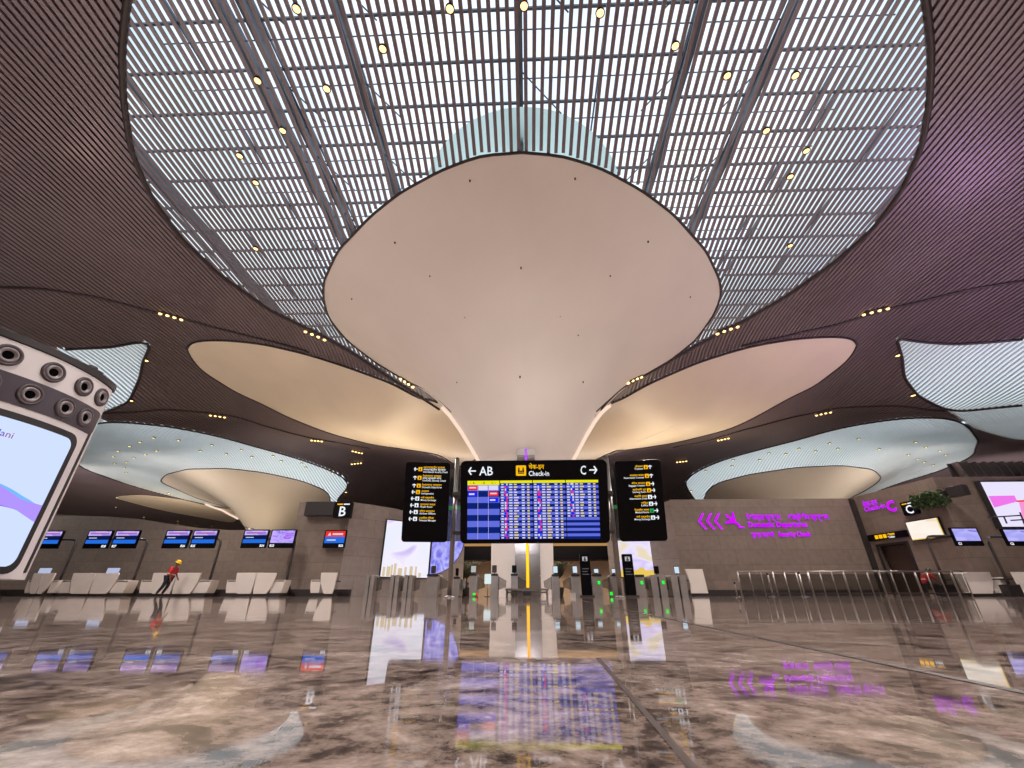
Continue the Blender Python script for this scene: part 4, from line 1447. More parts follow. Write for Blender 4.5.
on_frame('round_screen', 'violet half-round advert screen behind the left post of the flight board', 'screen', (OB0[0], OB0[1], 0), OBA, f2)
YS = 31.4
p0, p1 = W(618, 545, YS), W(666.5, 576, YS)
sc_ = thing('advert_screen', 'lilac and gold advert screen behind the right-hand direction sign', 'screen', ((p0.x + p1.x) / 2, YS, 0))
hw = (p1.x - p0.x) / 2; z0, z1 = W(640, 577, YS).z, W(640, 538, YS).z
obj('frame', MB().box(-hw - .06, hw + .06, 0, .14, z0 - .06, z1 + .06), m_darkgrey, sc_)
s = obj('screen', quad(MB(), -hw, hw, z0, z1, -.006), m_adv2, sc_, fix=False)
g_ = MB(); pts = [(-hw, -.009, z0)] + [(-hw + 2 * hw * i / 14, -.009, z0 + .35 + .25 * math.sin(i * 1.1) + .3 * math.sin(i * .45)) for i in range(15)] + [(hw, -.009, z0)]
g_.add(pts, [tuple(range(len(pts)))])
obj('hills_picture', g_, m_gold, s, fix=False)
hs = MB().box(-hw * .9, -hw * .8, .14, .3, 0, z0 + .3).box(hw * .8, hw * .9, .14, .3, 0, z0 + .3)
obj('leg', hs, m_darkgrey, sc_)

# ---------------------------------------------------------------- violet lettering on the right wall
e_vio = emis('violet neon', rgb(196, 10, 250), 1.25)
YW = 29.94


def wl(px, py): 
    p = W(px, py, YW); return p.x, p.z


xo, zo = wl(697, 521.5)
nw = thing('wall_lettering', 'violet lit Domestic Departures lettering with chevrons and a plane on the taupe wall', 'sign', (xo, YW, 0))
ch = MB()
for px in (698, 706, 714):
    x, z = wl(px, 521.2); x -= xo; s = .52
    for sg in (1, -1):
        ch.add([(x, 0, z), (x + .16, 0, z), (x + .16 + .36, 0, z + sg * s), (x + .36, 0, z + sg * s)], [(0, 1, 2, 3) if sg > 0 else (3, 2, 1, 0)])
obj('chevrons', ch, e_vio, nw, fix=False)
pl = MB(); x, z = wl(733, 520.5); x -= xo
# taking-off airliner in plan silhouette, nose down to the right
prof = [(-.5, .03), (-.42, .07), (-.1, .06), (-.32, .42), (-.2, .42), (.14, .07), (.42, .05), (.5, 0), (.42, -.05), (.14, -.07), (-.2, -.42), (-.32, -.42), (-.1, -.06), (-.42, -.07), (-.5, -.03)]
ca, sa = math.cos(-.75), math.sin(-.75)
S_ = 1.15
pl.add([(x + S_ * (p[0] * ca - p[1] * sa), 0, z + S_ * (p[0] * sa + p[1] * ca)) for p in prof], [tuple(range(len(prof)))])
xx, zz = wl(740, 527.3); quad(pl, xx - xo - .1, xx - xo + .3, zz - .05, zz + .05)
obj('plane_symbol', pl, e_vio, nw, fix=False)
tx = MB()
for s_, px, px1, py, size in (('देशांतर्गत प्रस्थान', 747.3, 781.5, 519.3, .42), ('अंतर्देशीय प्रस्थान', 788.4, 829.6, 519.3, .42), ('Domestic Departures', 748.6, 807.6, 527, .48), ('सुरक्षा तपासणी', 751.8, 774.8, 536.8, .36), ('Security Check', 779, 811.6, 536.3, .42)):
    x, z = wl(px, py); text_into(tx, s_, size, x - xo, z, 0, 'LEFT', bold=.016, fit=wl(px1, py)[0] - x)
    obj('text_line', tx, e_vio, nw, fix=False); tx = MB()


def EW(u, z):
    p = Matrix.Translation((E0.x, E0.y, 0)) @ Matrix.Rotation(EA, 4, 'Z') @ Vector((u, 0, z)); return p


u, z = on_E(863.5, 512)
def f3(t):
    c = MB(); text_into(c, 'चेक-इन', .42, on_E(864.3, 507)[0], on_E(864.5, 507)[1], -.06, 'LEFT', bold=.008, fit=on_E(880, 507)[0] - on_E(864.3, 507)[0])
    obj('text_line', c, e_vio, t, fix=False); c = MB()
    text_into(c, 'Check-in', .42, on_E(865.5, 511.5)[0], on_E(865.5, 511.8)[1], -.06, 'LEFT', bold=.008, fit=on_E(888, 511)[0] - on_E(865.5, 511)[0])
    obj('text_line', c, e_vio, t, fix=False); c = MB()
    text_into(c, 'C', .85, on_E(889, 511)[0], on_E(889, 512)[1], -.06, 'LEFT', bold=.03)
    obj('zone_letter', c, e_vio, t, fix=False)


on_frame('wall_lettering', 'violet lit Check-in C lettering above the dark doorway', 'sign', (E0.x, E0.y, 0), EA, f3)
ua = on_E(899, 508)[0]; ub = on_E(914, 508)[0]
p = EW((ua + ub) / 2, 0)
letter_sign('black sign with a white letter C on the right wall below the planting', (p.x + .1, p.y - .3, 0), EA, (ub - ua), on_E(907, 516)[1], on_E(907, 502)[1], 'C')
u0, u1 = on_E(869, 536)[0], on_E(909, 535)[0]; z0, z1 = on_E(890, 539)[1], on_E(890, 532.3)[1]


def f4(t):
    obj('panel', MB().box(u0, u1, -.14, -.01, z0, z1), m_black, t)
    c = MB(); w = u1 - u0; h = z1 - z0
    for i in range(3): c.prism(rrect(u0 + w * (.2 + .11 * i), u0 + w * (.29 + .11 * i), z0 + h * .2, z0 + h * .8, .03), -.15, -.142, 0)
    text_into(c, 'शौचालय', h * .42, u0 + w * .54, z0 + h * .5, -.145, 'LEFT', 0, bold=.006); text_into(c, 'Toilets', h * .42, u0 + w * .54, z0 + h * .12, -.145, 'LEFT', 1, bold=.006)
    obj('lettering', c, [e_yel, e_white], t, fix=False)


on_frame('door_sign', 'long black sign with yellow pictograms over the dark doorway', 'sign', (E0.x, E0.y, 0), EA, f4)
q = [on_E(*p) for p in ((907.5, 523), (938, 517.6), (948.5, 538), (914, 539))]
ua, ub = (q[0][0] + q[3][0]) / 2, (q[1][0] + q[2][0]) / 2; za, zb_ = (q[2][1] + q[3][1]) / 2, (q[0][1] + q[1][1]) / 2


def f5(t):
    obj('frame', MB().box(ua - .05, ub + .05, -.12, -.01, za - .05, zb_ + .05), m_darkgrey, t)
    s = obj('screen', quad(MB(), ua, ub, za, zb_, -.125), art('warm white advert', [(0, rgb(255, 250, 240)), (.7, rgb(252, 238, 222)), (1, rgb(246, 222, 190))], .9, 4), t, fix=False)
    g = MB(); quad(g, ua, ub, za, za + .05, -.128); quad(g, ub - .06, ub, za, zb_, -.128); obj('gold_edge', g, m_gold, s, fix=False)


on_frame('advert_screen', 'warm white advert screen on the right wall, right of the long black door sign', 'screen', (E0.x, E0.y, 0), EA, f5)
# big pink screen, standing proud of the slanting wall at the right edge
YL = 24.2
lx0 = (W(978, 482, YL).x + W(1000, 527, YL).x) / 2; zA = W(990, 482.5, YL).z; zB_ = W(1005, 527, YL).z; lx1 = lx0 + 6.2


def f6(t):
    L_ = lx1 - lx0; H_ = zA - zB_

    def P(px, py):
        p = W(px, py, YL); return (p.x - lx0, -.13, p.z)
    obj('frame', MB().box(-.07, L_ + .07, -.12, .14, zB_ - .07, zA + .07), m_darkgrey, t)
    s = obj('screen', quad(MB(), 0, L_, zB_, zA, -.126), emis('advert near-white', rgb(234, 228, 255), 1.0), t, fix=False)
    g = MB(); g.add([P(986, 496.5), P(1012, 496), P(1015, 502), P(992, 508), P(995, 512)], [(0, 1, 2, 3)])
    obj('pink_picture', g, emis('advert magenta', rgb(240, 120, 235), 1.0), s, fix=False)
    g = MB(); g.add([P(1016, 501), P(1050, 499), P(1060, 526), P(1022, 526)], [(0, 1, 2, 3)])
    obj('rose_picture', g, emis('advert rose', rgb(250, 150, 215), 1.0), s, fix=False)
    g = MB(); g.add([(p[0], -.134, p[2]) for p in (P(1014, 501), P(1050, 498.5), P(1050, 500.5), P(1014, 502.5))], [(0, 1, 2, 3)]); obj('red_stripe', g, e_red, s, fix=False)
    g = MB()
    for pa, pb in (((1003, 524), (1000, 517)), ((1007, 521), (1024, 520)), ((1021, 526), (1016, 513)), ((985, 518), (1017, 516))):
        g.tube([(P(*pa)[0], -.2, P(*pa)[2]), (P(*pb)[0], -.2, P(*pb)[2])], .035, 6)
    obj('service_rail', g, m_darkgrey, t)


on_frame('advert_screen', 'huge pink and white advert screen at the far right under the dark ceiling', 'screen', (lx0, YL, 0), 0, f6)
# planter with hanging greenery along the wall top
m_leaf = mat('dark green leaves', rgb(52, 76, 36), .6, 0, .4, 9)
ua, ub = on_E(922, 507)[0], on_E(951, 495)[0]; za, zb_ = on_E(930, 509)[1], on_E(930, 495)[1]
pt = thing('hanging_planter', 'long planter of trailing dark greenery at the top of the right wall', 'planter', (E0.x, E0.y, 0), EA)
obj('trough', MB().box(ua, ub, -.5, -.05, zb_ - .25, zb_), m_darkgrey, pt, bevel=.02)
rd = random.Random(11); lf = MB()
for i in range(1500):
    x = rd.uniform(ua, ub); z = za + (zb_ - za) * rd.random() ** .8 + rd.uniform(-.1, .15); y = rd.uniform(-.75, -.05); s = rd.uniform(.05, .12)
    d1 = Vector((rd.gauss(0, 1), rd.gauss(0, 1), rd.gauss(0, 1))).normalized() * s; d2 = Vector((rd.gauss(0, 1), rd.gauss(0, 1), rd.gauss(0, 1))).normalized() * s * .5
    c = Vector((x, y, z)); lf.add([c - d1, c + d2, c + d1, c - d2], [(0, 1, 2, 3)])
obj('foliage', lf, m_leaf, pt, fix=False)
vb = MB().box(on_E(953, 492)[0], on_E(968, 486)[0], -.4, -.02, on_E(960, 497)[1], on_E(960, 486)[1])
vt = obj('vent_box', vb, m_darkgrey, None, bevel=.02)
vt.matrix_world = (Matrix.Translation((E0.x, E0.y, 0)) @ Matrix.Rotation(EA, 4, 'Z')) @ Matrix.Translation(vt.location)
tag(vt, 'dark grey box on the right wall between the greenery and the pink screen', 'box')
for k in range(13):
    u = lx0 - .3 + k * .5
    struct('trim_fin', MB().prism([(u, 6.02), (u + .06, 6.02), (u - .14, 6.85), (u - .2, 6.85)], 24.3, 24.7), m_steel)
struct('trim_fins', MB().box(lx0 - .6, lx0 + 7, 24.75, 24.85, 6.0, 6.85), m_darkgrey)
# monitors on bent poles at the right
for (px0, px1, py0, py1), (ax, bx_), lab, Y, num in (((953.5, 981, 527.5, 546), (936, 948), 'monitor with a pale blue screen right of the warm white advert', 22.6, 'C1'),
                                                       ((1005, 1034, 528.5, 546), (994, 1016), 'monitor with a pale blue screen cut by the right edge', 22.2, 'C2')):
    xa, xb = W(px0, 537, Y).x, W(px1, 537, Y).x; xp = (W(ax, 545, Y).x + W(bx_, 585, Y).x) / 2
    t = thing('monitor_stand', lab, 'monitor', (xp, Y, 0))
    z0, z1 = W(px0, py1, Y).z, W(px0, py0, Y).z
    monitor(t, (xa + xb) / 2 - xp, z0, z1, xb - xa, num, e_blueadv, 0, 'L')
    zc_ = (z0 + z1) / 2 + .05
    pm = MB(); pm.tube([(0, .25, 0), (0, .25, zc_ - .3), (.04, .25, zc_ - .12), (.15, .25, zc_ - .02), (.35, .25, zc_), ((xa + xb) / 2 - xp, .25, zc_)], .065, 10)
    obj('pole', pm, m_steeld, t)
    obj('foot', MB().box(-.3, .3, .05, .45, 0, .5), m_darkgrey, t, bevel=.02)
    pm = MB(); xx = (xa + xb) / 2 - xp; pm.box(xx - .12, xx + .12, .12, .27, zc_ - .12, zc_ + .12); obj('bracket', pm, m_darkgrey, t)

# ---------------------------------------------------------------- gates behind the flight board
m_gate = mat('gate steel', rgb(150, 144, 142), .4, .3, .1, 3)
e_tab = emis('tablet glow', rgb(206, 226, 240), 1.0)
GATES = [  # px left, px right, py top, Y, tablet, light, label
    (365, 373.5, 575, 26, None, None, 'grey gate pedestal at the corner below the advert screen, nearest the letter B pier'),
    (389.5, 398.5, 575, 26, None, None, 'first of two grey gate pedestals in front of the white and lilac advert screen'),
    (403.5, 412, 575, 26, None, None, 'second of two grey gate pedestals in front of the white and lilac advert screen'),
    (426.5, 437.5, 574.5, 19, 'back', None, 'broad grey gate pedestal below the violet round screen, just left of the board post'),
    (453.5, 459, 577, 19, 'side', None, 'slim gate pedestal just right of the left board post'),
    (469.5, 476, 574, 19, 'pale', ('rg', 476.6, 593), 'gate pedestal with pale tilted tablet and red-green floor light'),
    (490.5, 497.5, 574, 19, 'back', None, 'gate pedestal with grey tablet back against the left edge of the white trunk'),
    (511, 517.5, 574, 19, 'dark', None, 'gate pedestal with black tablet beside the amber light line'),
    (552.5, 559.5, 574.5, 19, 'lit', None, 'gate pedestal with lit tablet in front of the right palm'),
    (572, 580, 574.5, 19, 'lit', None, 'gate pedestal with lit tablet left of the first black totem'),
    (593, 602, 574.5, 19, 'small', ('g', 599, 582.7), 'gate pedestal with small lit tablet and green light right of the first totem'),
    (612.5, 618.5, 574.5, 19, 'small', ('g', 611.5, 593.6), 'slim gate pedestal hugging the right board post'),
    (636, 645, 575, 19, None, ('g', 642, 582.7), 'gate pedestal with green light just right of the second black totem'),
    (651.5, 666.5, 575, 19, 'dark', ('g', 663.5, 582.5), 'broad gate pedestal with black tablet below the lilac and gold screen'),
    (672, 687, 575, 19, 'lit', None, 'broad gate pedestal with lit tablet next to the white counter panel')]
for (xa, xb, pt, Y, tab, lig, lab) in GATES:
    a_, b_ = W(xa, 585, Y).x, W(xb, 585, Y).x
    cx = (a_ + b_) / 2; w = (b_ - a_); h = W(xa, pt, Y).z
    t = thing('gate_pedestal', lab, 'gate', (cx, Y, 0), 0, 'gate pedestals behind the flight board')
    bw_ = w / 2
    if Y == 26 or w > .5:
        obj('body', MB().prism(rrect(-bw_, -bw_ * .12, 0, h, .04, 3), 0, .9).prism(rrect(bw_ * .12, bw_, 0, h, .04, 3), 0, .9), m_gate, t)
        obj('infill', MB().box(-bw_ * .2, bw_ * .2, .1, .8, 0, h * .93), m_darkgrey, t)
    else:
        obj('body', MB().prism(rrect(-bw_, bw_, 0, h, .05, 4), 0, 1.1), m_gate, t)
        obj('top_cap', MB().prism(rrect(-bw_ - .01, bw_ + .01, h - .07, h + .015, .03, 3), -.02, .35), m_darkgrey, t)
    s_ = 1 if cx < 0.5 else -1
    fl_ = MB(); fl_.prism([(s_ * bw_, .25), (s_ * (bw_ + .32), .35), (s_ * (bw_ + .34), h * .72), (s_ * bw_, h * .92)], .5, .515)
    obj('glass_flap', fl_, m_fin, t)
    if tab:
        tw = {'back': .085, 'side': .05, 'pale': .1, 'dark': .085, 'lit': .09, 'small': .085}[tab]; th = .26 if tab != 'small' else .16
        st = MB(); st.tube([(0, .1, h), (0, .1, h + .08)], .02, 8)
        st.prism(rrect(-tw - .012, tw + .012, h + .05, h + .05 + th + .024, .02, 3), .06, .1)
        tb = obj('tablet', st, m_black if tab != 'back' else m_steeld, t)
        if tab in ('pale', 'lit', 'small'):
            obj('screen', MB().box(-tw, tw, .052, .058, h + .065, h + .05 + th), e_tab if tab != 'pale' else emis('pale tablet', rgb(190, 190, 186), .9), tb)
    if lig:
        k_, lx, ly = lig; p = W(lx, ly, Y - .03); lm = MB()
        if k_ == 'g':
            z_ = max(p.z, .07); lm.box(p.x - cx - .05, p.x - cx + .05, -.03, .0, z_ - .06, z_ + .06)
            obj('signal_light', lm, e_grn, t)
        else:
            obj('signal_light', lm.box(.02, .12, -.03, 0, .05, .14), e_grn, t)
            obj('signal_light', MB().box(.14, .22, -.03, 0, .05, .14), e_red, t)
for (xa, xb, lab) in ((581, 591.5, 'tall black information totem left of the right board post'), (624.5, 635, 'tall black information totem right of the right board post')):
    Y = 18.3; a_, b_ = W(xa, 580, Y).x, W(xb, 580, Y).x; w = b_ - a_; h = W(xa, 554, Y).z
    t = thing('information_totem', lab, 'totem', ((a_ + b_) / 2, Y, 0))
    obj('body', MB().prism(rrect(-w / 2, w / 2, .06, h, .03, 3), 0, .12), m_black, t, bevel=.008)
    obj('base', MB().box(-w / 2 - .06, w / 2 + .06, -.15, .3, 0, .06), m_steeld, t)
    s_ = MB(); quad(s_, -.1, .1, h - .26, h - .1, -.012, 0)
    s_.lathe([(0, 0), (.035, 0)], 12, (0, -.015, h - .15), Vector((0, -1, 0)), 1); quad(s_, -.05, .05, h - .25, h - .19, -.016, 1)
    for k in range(3): quad(s_, -.13, .13 - .05 * (k % 2), h - .56 - .1 * k, h - .525 - .1 * k, -.012, 2)
    obj('pictogram', s_, [emis('totem picture', rgb(200, 200, 205), .8), e_blk, emis('totem grey line', rgb(110, 108, 112), .5)], t, fix=False)
# lit sign on a thin stand, little box, green-lit small unit
Y = 18.6; a_, b_ = W(484.5, 579, Y).x, W(491, 579, Y).x
t = thing('stand_sign', 'small white lit notice on a thin stand between two gate pedestals', 'sign', ((a_ + b_) / 2, Y, 0))
hw = (b_ - a_) / 2; z0, z1 = W(488, 584, Y).z, W(488, 574, Y).z
obj('notice', MB().prism(rrect(-hw, hw, z0, z1, .02, 3), 0, .03), emis('lit notice', rgb(226, 240, 240), .95), t)
obj('stand', MB().tube([(0, .02, .02), (0, .02, z0 + .02)], .016, 8).lathe([(.14, 0), (.14, .015), (.02, .03)], 16, (0, .02, 0)), m_steeld, t)
Y = 18; p = W(573, 597, Y)
t = thing('floor_box', 'small white box on the floor left of the first black totem', 'box', (p.x, Y, 0))
obj('carton', MB().box(-.1, .1, -.08, .08, 0, .13), m_white, t, bevel=.008); obj('lid', MB().box(-.105, .105, -.085, .085, .115, .14), m_whitegloss, t)
# low steel bench frame round the trunk's foot
Y = 18.6; a_, b_ = W(505, 592, Y).x, W(549, 592, Y).x; w = b_ - a_; zt_ = W(527, 588.5, Y).z
t = thing('barrier_bench', 'low steel barrier with a flat top at the foot of the amber light line', 'barrier', ((a_ + b_) / 2, Y, 0))
obj('top', MB().prism(rrect(-w / 2, w / 2, zt_ - .07, zt_, .03, 3), 0, .5), m_steel, t)
for x in (-w * .46, -w * .28, w * .28, w * .46): obj('leg', MB().tube([(x, .1, 0), (x, .1, zt_ - .07)], .045, 10), m_steel, t)
obj('crossbar', MB().tube([(-w * .46, .1, .16), (w * .46, .1, .16)], .03, 8), m_steel, t)
obj('lock_box', MB().box(-.16, .16, -.02, .3, .05, zt_ - .07), m_darkgrey, t, bevel=.02)
# palms
m_palm = mat('palm leaf', rgb(34, 44, 30), .6, 0, .35, 6)
for (px, top, Y, lab, sd) in ((466, 557, 37, 'dark potted palm left of the trunk, behind the gates', 1), (459, 566, 39, 'low dark potted plant behind the slim gate right of the left post', 2), (559, 558, 37, 'dark potted palm right of the trunk, behind the gates', 3)):
    c = W(px, 590, Y); h = W(px, top, Y).z
    t = thing('potted_palm', lab, 'plant', (c.x, Y, 0))
    obj('pot', MB().lathe([(0, 0), (.3, 0), (.42, .55), (.45, .6), (.4, .6), (.38, .5), (0, .5)], 20), m_darkgrey, t)
    obj('trunk', MB().tube([(0, 0, .45), (.03, 0, h * .3), (0, .02, h * .5)], [.08, .06, .05], 8), mat('palm stem', rgb(62, 50, 38), .8), t)
    rd = random.Random(sd); f = MB()
    for k in range(22):
        a_ = rd.uniform(0, 2 * PI); R_ = rd.uniform(.9, 1.6); z0 = h * .42
        P_ = [Vector((math.cos(a_) * R_ * s, math.sin(a_) * R_ * s, z0 + (h - z0) * (1.6 * s - .85 * s * s) * rd.uniform(.9, 1.1))) for s in np.linspace(0, 1, 9)]
        sd_ = Vector((-math.sin(a_), math.cos(a_), 0))
        for i in range(1, 9):
            d_ = (P_[i] - P_[i - 1])
            for sg in (1, -1):
                L_ = .42 * (1 - .08 * i)
                f.add([P_[i - 1], P_[i - 1] + d_ * .35, P_[i] + sd_ * sg * L_ + d_ * .8 + Vector((0, 0, -.05))], [(0, 1, 2)])
                f.add([P_[i - 1] + d_ * .5, P_[i - 1] + d_ * .85, P_[i] + sd_ * sg * L_ + d_ * 1.3 + Vector((0, 0, -.05))], [(0, 1, 2)])
    obj('fronds', f, m_palm, t, fix=False)
# white counter panel at the right end of the gates
Y = 27.5; a_, b_ = W(687, 580, Y).x, W(706, 580, Y).x; w = b_ - a_; h = W(696, 569, Y).z
t = thing('check_in_counter', 'single white flared counter panel against the taupe wall beside the gates', 'check-in counter', ((a_ + b_) / 2, Y, 0))
obj('front_panel', MB().prism([(-w * .5, h), (w * .42, h), (w * .5, .15), (-w * .38, .15), (-w * .34, h * .45), (-w * .42, h * .75)], 0, .12), m_white, t, bevel=.01)
obj('plinth', MB().box(-w * .36, w * .48, .05, .9, 0, .15), m_kick, t); obj('worktop', MB().box(-w * .36, w * .48, .12, .9, .8, .86), m_darkgrey, t)
# counters and the seated worker at the far right
for (px0, px1, lab, Y) in ((958, 1010, 'white flared check-in counter at the far right behind the railing', 23.4), (1016, 1060, 'white check-in counter cut by the right edge behind the railing', 22.6)):
    x0, x1 = W(px0, 580, Y).x, W(px1, 580, Y).x; zt_, zw = W(985, 572, Y).z, W(985, 577, Y).z; w = x1 - x0
    t = thing('check_in_counter', lab, 'check-in counter', ((x0 + x1) / 2, Y, 0))
    obj('front_panel', MB().prism(flare(-w * .5, w * .18, .12, zt_, .1, .3), 0, .1), m_white, t, bevel=.01)
    obj('wing_desk', MB().prism(flare(w * .15, w * .5, .12, zw, 0, .1), .12, .9), m_white, t, bevel=.01)
    obj('worktop', MB().box(-w * .42, w * .45, .12, .9, .72, .78), m_darkgrey, t); obj('plinth', MB().box(-w * .4, w * .42, .06, .9, 0, .15), m_kick, t)
# railing
Y = 21.5; a_, b_ = W(740, 585, Y).x, W(968, 585, Y).x; w = b_ - a_; zt_ = W(850, 571.5, Y).z
t = thing('railing', 'long steel railing with slim posts in front of the right wall', 'railing', ((a_ + b_) / 2, Y, 0))
obj('handrail', MB().tube([(-w / 2, 0, zt_), (w / 2, 0, zt_)], .035, 10), m_steel, t)
obj('lower_rail', MB().box(-w / 2, w / 2, -.02, .02, .1, .16), m_steeld, t)
obj('glass_panel', MB().box(-w / 2 + .05, w / 2 - .05, .03, .042, .18, zt_ - .1), m_fin, t)
for k in range(20):
    x = -w / 2 + w * k / 19
    obj('post', MB().tube([(x, 0, 0), (x, 0, zt_)], .026 if k % 3 else .04, 8), m_steel, t)
Y2 = 20.2
for k, (px, top) in enumerate(((736.5, 583), (772, 574), (804, 573))):
    p = W(px, 592, Y2); h = W(px, top, Y2).z
    t = thing('queue_post', ['short steel queue post at the near end of the railing', 'slim steel queue post in front of the railing, second from its near end', 'slim steel queue post in front of the railing, third from its near end'][k], 'queue post', (p.x, Y2, 0))
    obj('pole', MB().tube([(0, 0, .02), (0, 0, h)], .03, 10), m_steel, t); obj('base', MB().lathe([(.17, 0), (.17, .015), (.05, .035), (.03, .05)], 18), m_steeld, t)
    obj('belt_head', MB().lathe([(.04, h - .04), (.045, h), (.045, h + .05), (.0, h + .06)], 14), m_darkgrey, t)


# ---------------------------------------------------------------- people
def skin(name, pts, edges, mats, parent, levels=2):
    me = bpy.data.meshes.new(name); me.from_pydata([p[:3] for p in pts], edges, [])
    o = bpy.data.objects.new(name, me); COL.objects.link(o)
    sk = o.modifiers.new('skin', 'SKIN'); sk.use_smooth_shade = True
    for i, p in enumerate(pts):
        v = me.skin_vertices[0].data[i]; r = p[3]
        v.radius = r if isinstance(r, tuple) else (r, r); v.use_root = i == 0
    ss = o.modifiers.new('sub', 'SUBSURF'); ss.levels = levels; ss.render_levels = levels
    dg = bpy.context.evaluated_depsgraph_get()
    m2 = bpy.data.meshes.new_from_object(o.evaluated_get(dg))
    bpy.data.objects.remove(o); m2.name = name
    m2.materials.clear()
    for p in m2.polygons: p.use_smooth = True
    return obj(name, m2, mats, parent, fix=False)


m_skin = mat('brown skin', rgb(122, 84, 62), .55, 0, .06, 8); m_vest = mat('red work vest', rgb(208, 34, 48), .7, 0, .08, 8)
m_trou = mat('dark navy trousers', rgb(32, 32, 44), .8, 0, .1, 8); m_shoe = mat('black shoes', rgb(20, 18, 18), .5); m_helm = mat('yellow hard hat', rgb(236, 190, 30), .35)
m_hair = mat('black hair', rgb(20, 16, 15), .6); m_grey = mat('grey shirt', rgb(120, 116, 118), .8); m_band = mat('pale reflective band', rgb(226, 222, 206), .4)


def person(name_label, loc, rz, J, vest, trou, helmet):
    """J: joints in the figure's own frame, facing +X."""
    t = thing('person', name_label, 'person', loc, rz)
    V = {k: Vector(v) for k, v in J.items()}
    pts, ed, ix = [], [], {}

    def add(k, p, r, par=None):
        ix[k] = len(pts); pts.append((p[0], p[1], p[2], r))
        if par is not None: ed.append((ix[par], ix[k]))
    mid = lambda a, b, s=.5: V[a] * (1 - s) + V[b] * s
    add('pel', V['pel'], (.13, .15)); add('waist', mid('pel', 'chest', .5), (.115, .135), 'pel'); add('chest', V['chest'], (.125, .165), 'waist')
    add('neck', V['neck'], .06, 'chest'); add('jaw', V['head'] * .75 + V['neck'] * .25 + Vector((.02, 0, 0)), .075, 'neck'); add('head', V['head'], .098, 'jaw'); add('crown', V['head'] + (V['head'] - V['neck']).normalized() * .085, .08, 'head')
    for s in 'LR':
        add('sh' + s, V['sh' + s], .062, 'chest'); add('el' + s, V['el' + s], .045, 'sh' + s); add('wr' + s, V['wr' + s], .032, 'el' + s)
        hd_ = (V['wr' + s] - V['el' + s]).normalized(); add('ha' + s, V['wr' + s] + hd_ * .07, (.02, .042), 'wr' + s)
        side = Vector((-hd_.z, 0, hd_.x)) if abs(hd_.z) < .95 else Vector((1, 0, 0))
        for k in range(4):
            q = V['wr' + s] + hd_ * .10 + side * (.027 - .018 * k)
            add('f%d' % k + s, q, .0095, 'ha' + s); add('g%d' % k + s, q + hd_ * (.045 + .012 * (1.5 - abs(k - 1.2))) + Vector((.01, 0, 0)), .008, 'f%d' % k + s)
        add('t' + s, V['wr' + s] + hd_ * .05 + side * .055, .01, 'ha' + s)
        add('hip' + s, V['hip' + s], .088, 'pel'); add('kn' + s, V['kn' + s], .058, 'hip' + s); add('calf' + s, mid('kn' + s, 'an' + s, .3), .055, 'kn' + s); add('an' + s, V['an' + s], .038, 'calf' + s)
        add('toe' + s, V['an' + s] + V['toe' + s], .032, 'an' + s)
    skin('body', pts, ed, [m_skin], t)

    def garment(nm, keys, links, infl, m_):
        P_ = []; I_ = {}
        for k in keys:
            p = pts[ix[k]]; r = p[3]
            r = tuple(a + infl for a in r) if isinstance(r, tuple) else r + infl
            I_[k] = len(P_); P_.append((p[0], p[1], p[2], r))
        return skin(nm, P_, [(I_[a], I_[b]) for a, b in links], [m_], t)
    vv = garment('vest', ['waist', 'pel', 'chest', 'shL', 'shR', 'elL', 'elR'], [('pel', 'waist'), ('waist', 'chest'), ('chest', 'shL'), ('chest', 'shR'), ('shL', 'elL'), ('shR', 'elR')], .028, vest)
    bd = MB(); c = pts[ix['waist']]; dv = (V['chest'] - V['pel']).normalized()
    bd.lathe([(.185, -.025), (.19, 0), (.185, .025)], 20, c[:3], dv)
    obj('reflective_band', bd, m_band, vv, fix=False)
    garment('trousers', ['pel', 'hipL', 'hipR', 'knL', 'knR', 'calfL', 'calfR', 'anL', 'anR'], [('pel', 'hipL'), ('pel', 'hipR'), ('hipL', 'knL'), ('hipR', 'knR'), ('knL', 'calfL'), ('knR', 'calfR'), ('calfL', 'anL'), ('calfR', 'anR')], .024, trou)
    for s in 'LR':
        a_ = V['an' + s]; to = V['toe' + s]
        skin('shoe', [(a_.x - .03, a_.y, a_.z - .02, .045), (a_.x + to.x * .6, a_.y + to.y * .6, a_.z + to.z * .6 - .012, .048), (a_.x + to.x * 1.15, a_.y + to.y, a_.z + to.z - .005, .036)], [(0, 1), (1, 2)], [m_shoe], t)
    up = (V['head'] - V['neck']).normalized(); h = V['head']; fw = Vector((up.z, 0, -up.x))
    fc = MB()
    for sg in (1, -1): fc.lathe([(0, .012), (.011, .008), (.014, 0)], 10, h + fw * .088 + Vector((0, sg * .035, 0)) + up * .01, fw)
    obj('eyes', fc, e_blk, t, fix=False)
    ns = MB(); ns.lathe([(.018, 0), (.014, .02), (.004, .034)], 10, h + fw * .085 - up * .02, fw)
    for sg in (1, -1): ns.lathe([(.03, 0), (.03, .012), (.012, .018)], 10, h + Vector((0, sg * .09, 0)), Vector((0, sg, 0)))
    obj('nose_and_ears', ns, m_skin, t, fix=False)
    mo = MB(); mo.box(-.004, .004, -.025, .025, -.005, .005); mo.v = [tuple(h + fw * (.094 + v[0]) + Vector((0, v[1], 0)) + up * (v[2] - .062)) for v in mo.v]
    obj('mouth', mo, mat('lips', rgb(96, 52, 46), .5), t, fix=False)
    hb = MB(); hb.lathe([(.112, -.02), (.115, .04), (.1, .09), (.06, .13), (0, .142)], 20, h + up * .005 - fw * .012, up)
    ho = obj('hair', hb, m_hair, t, fix=False)
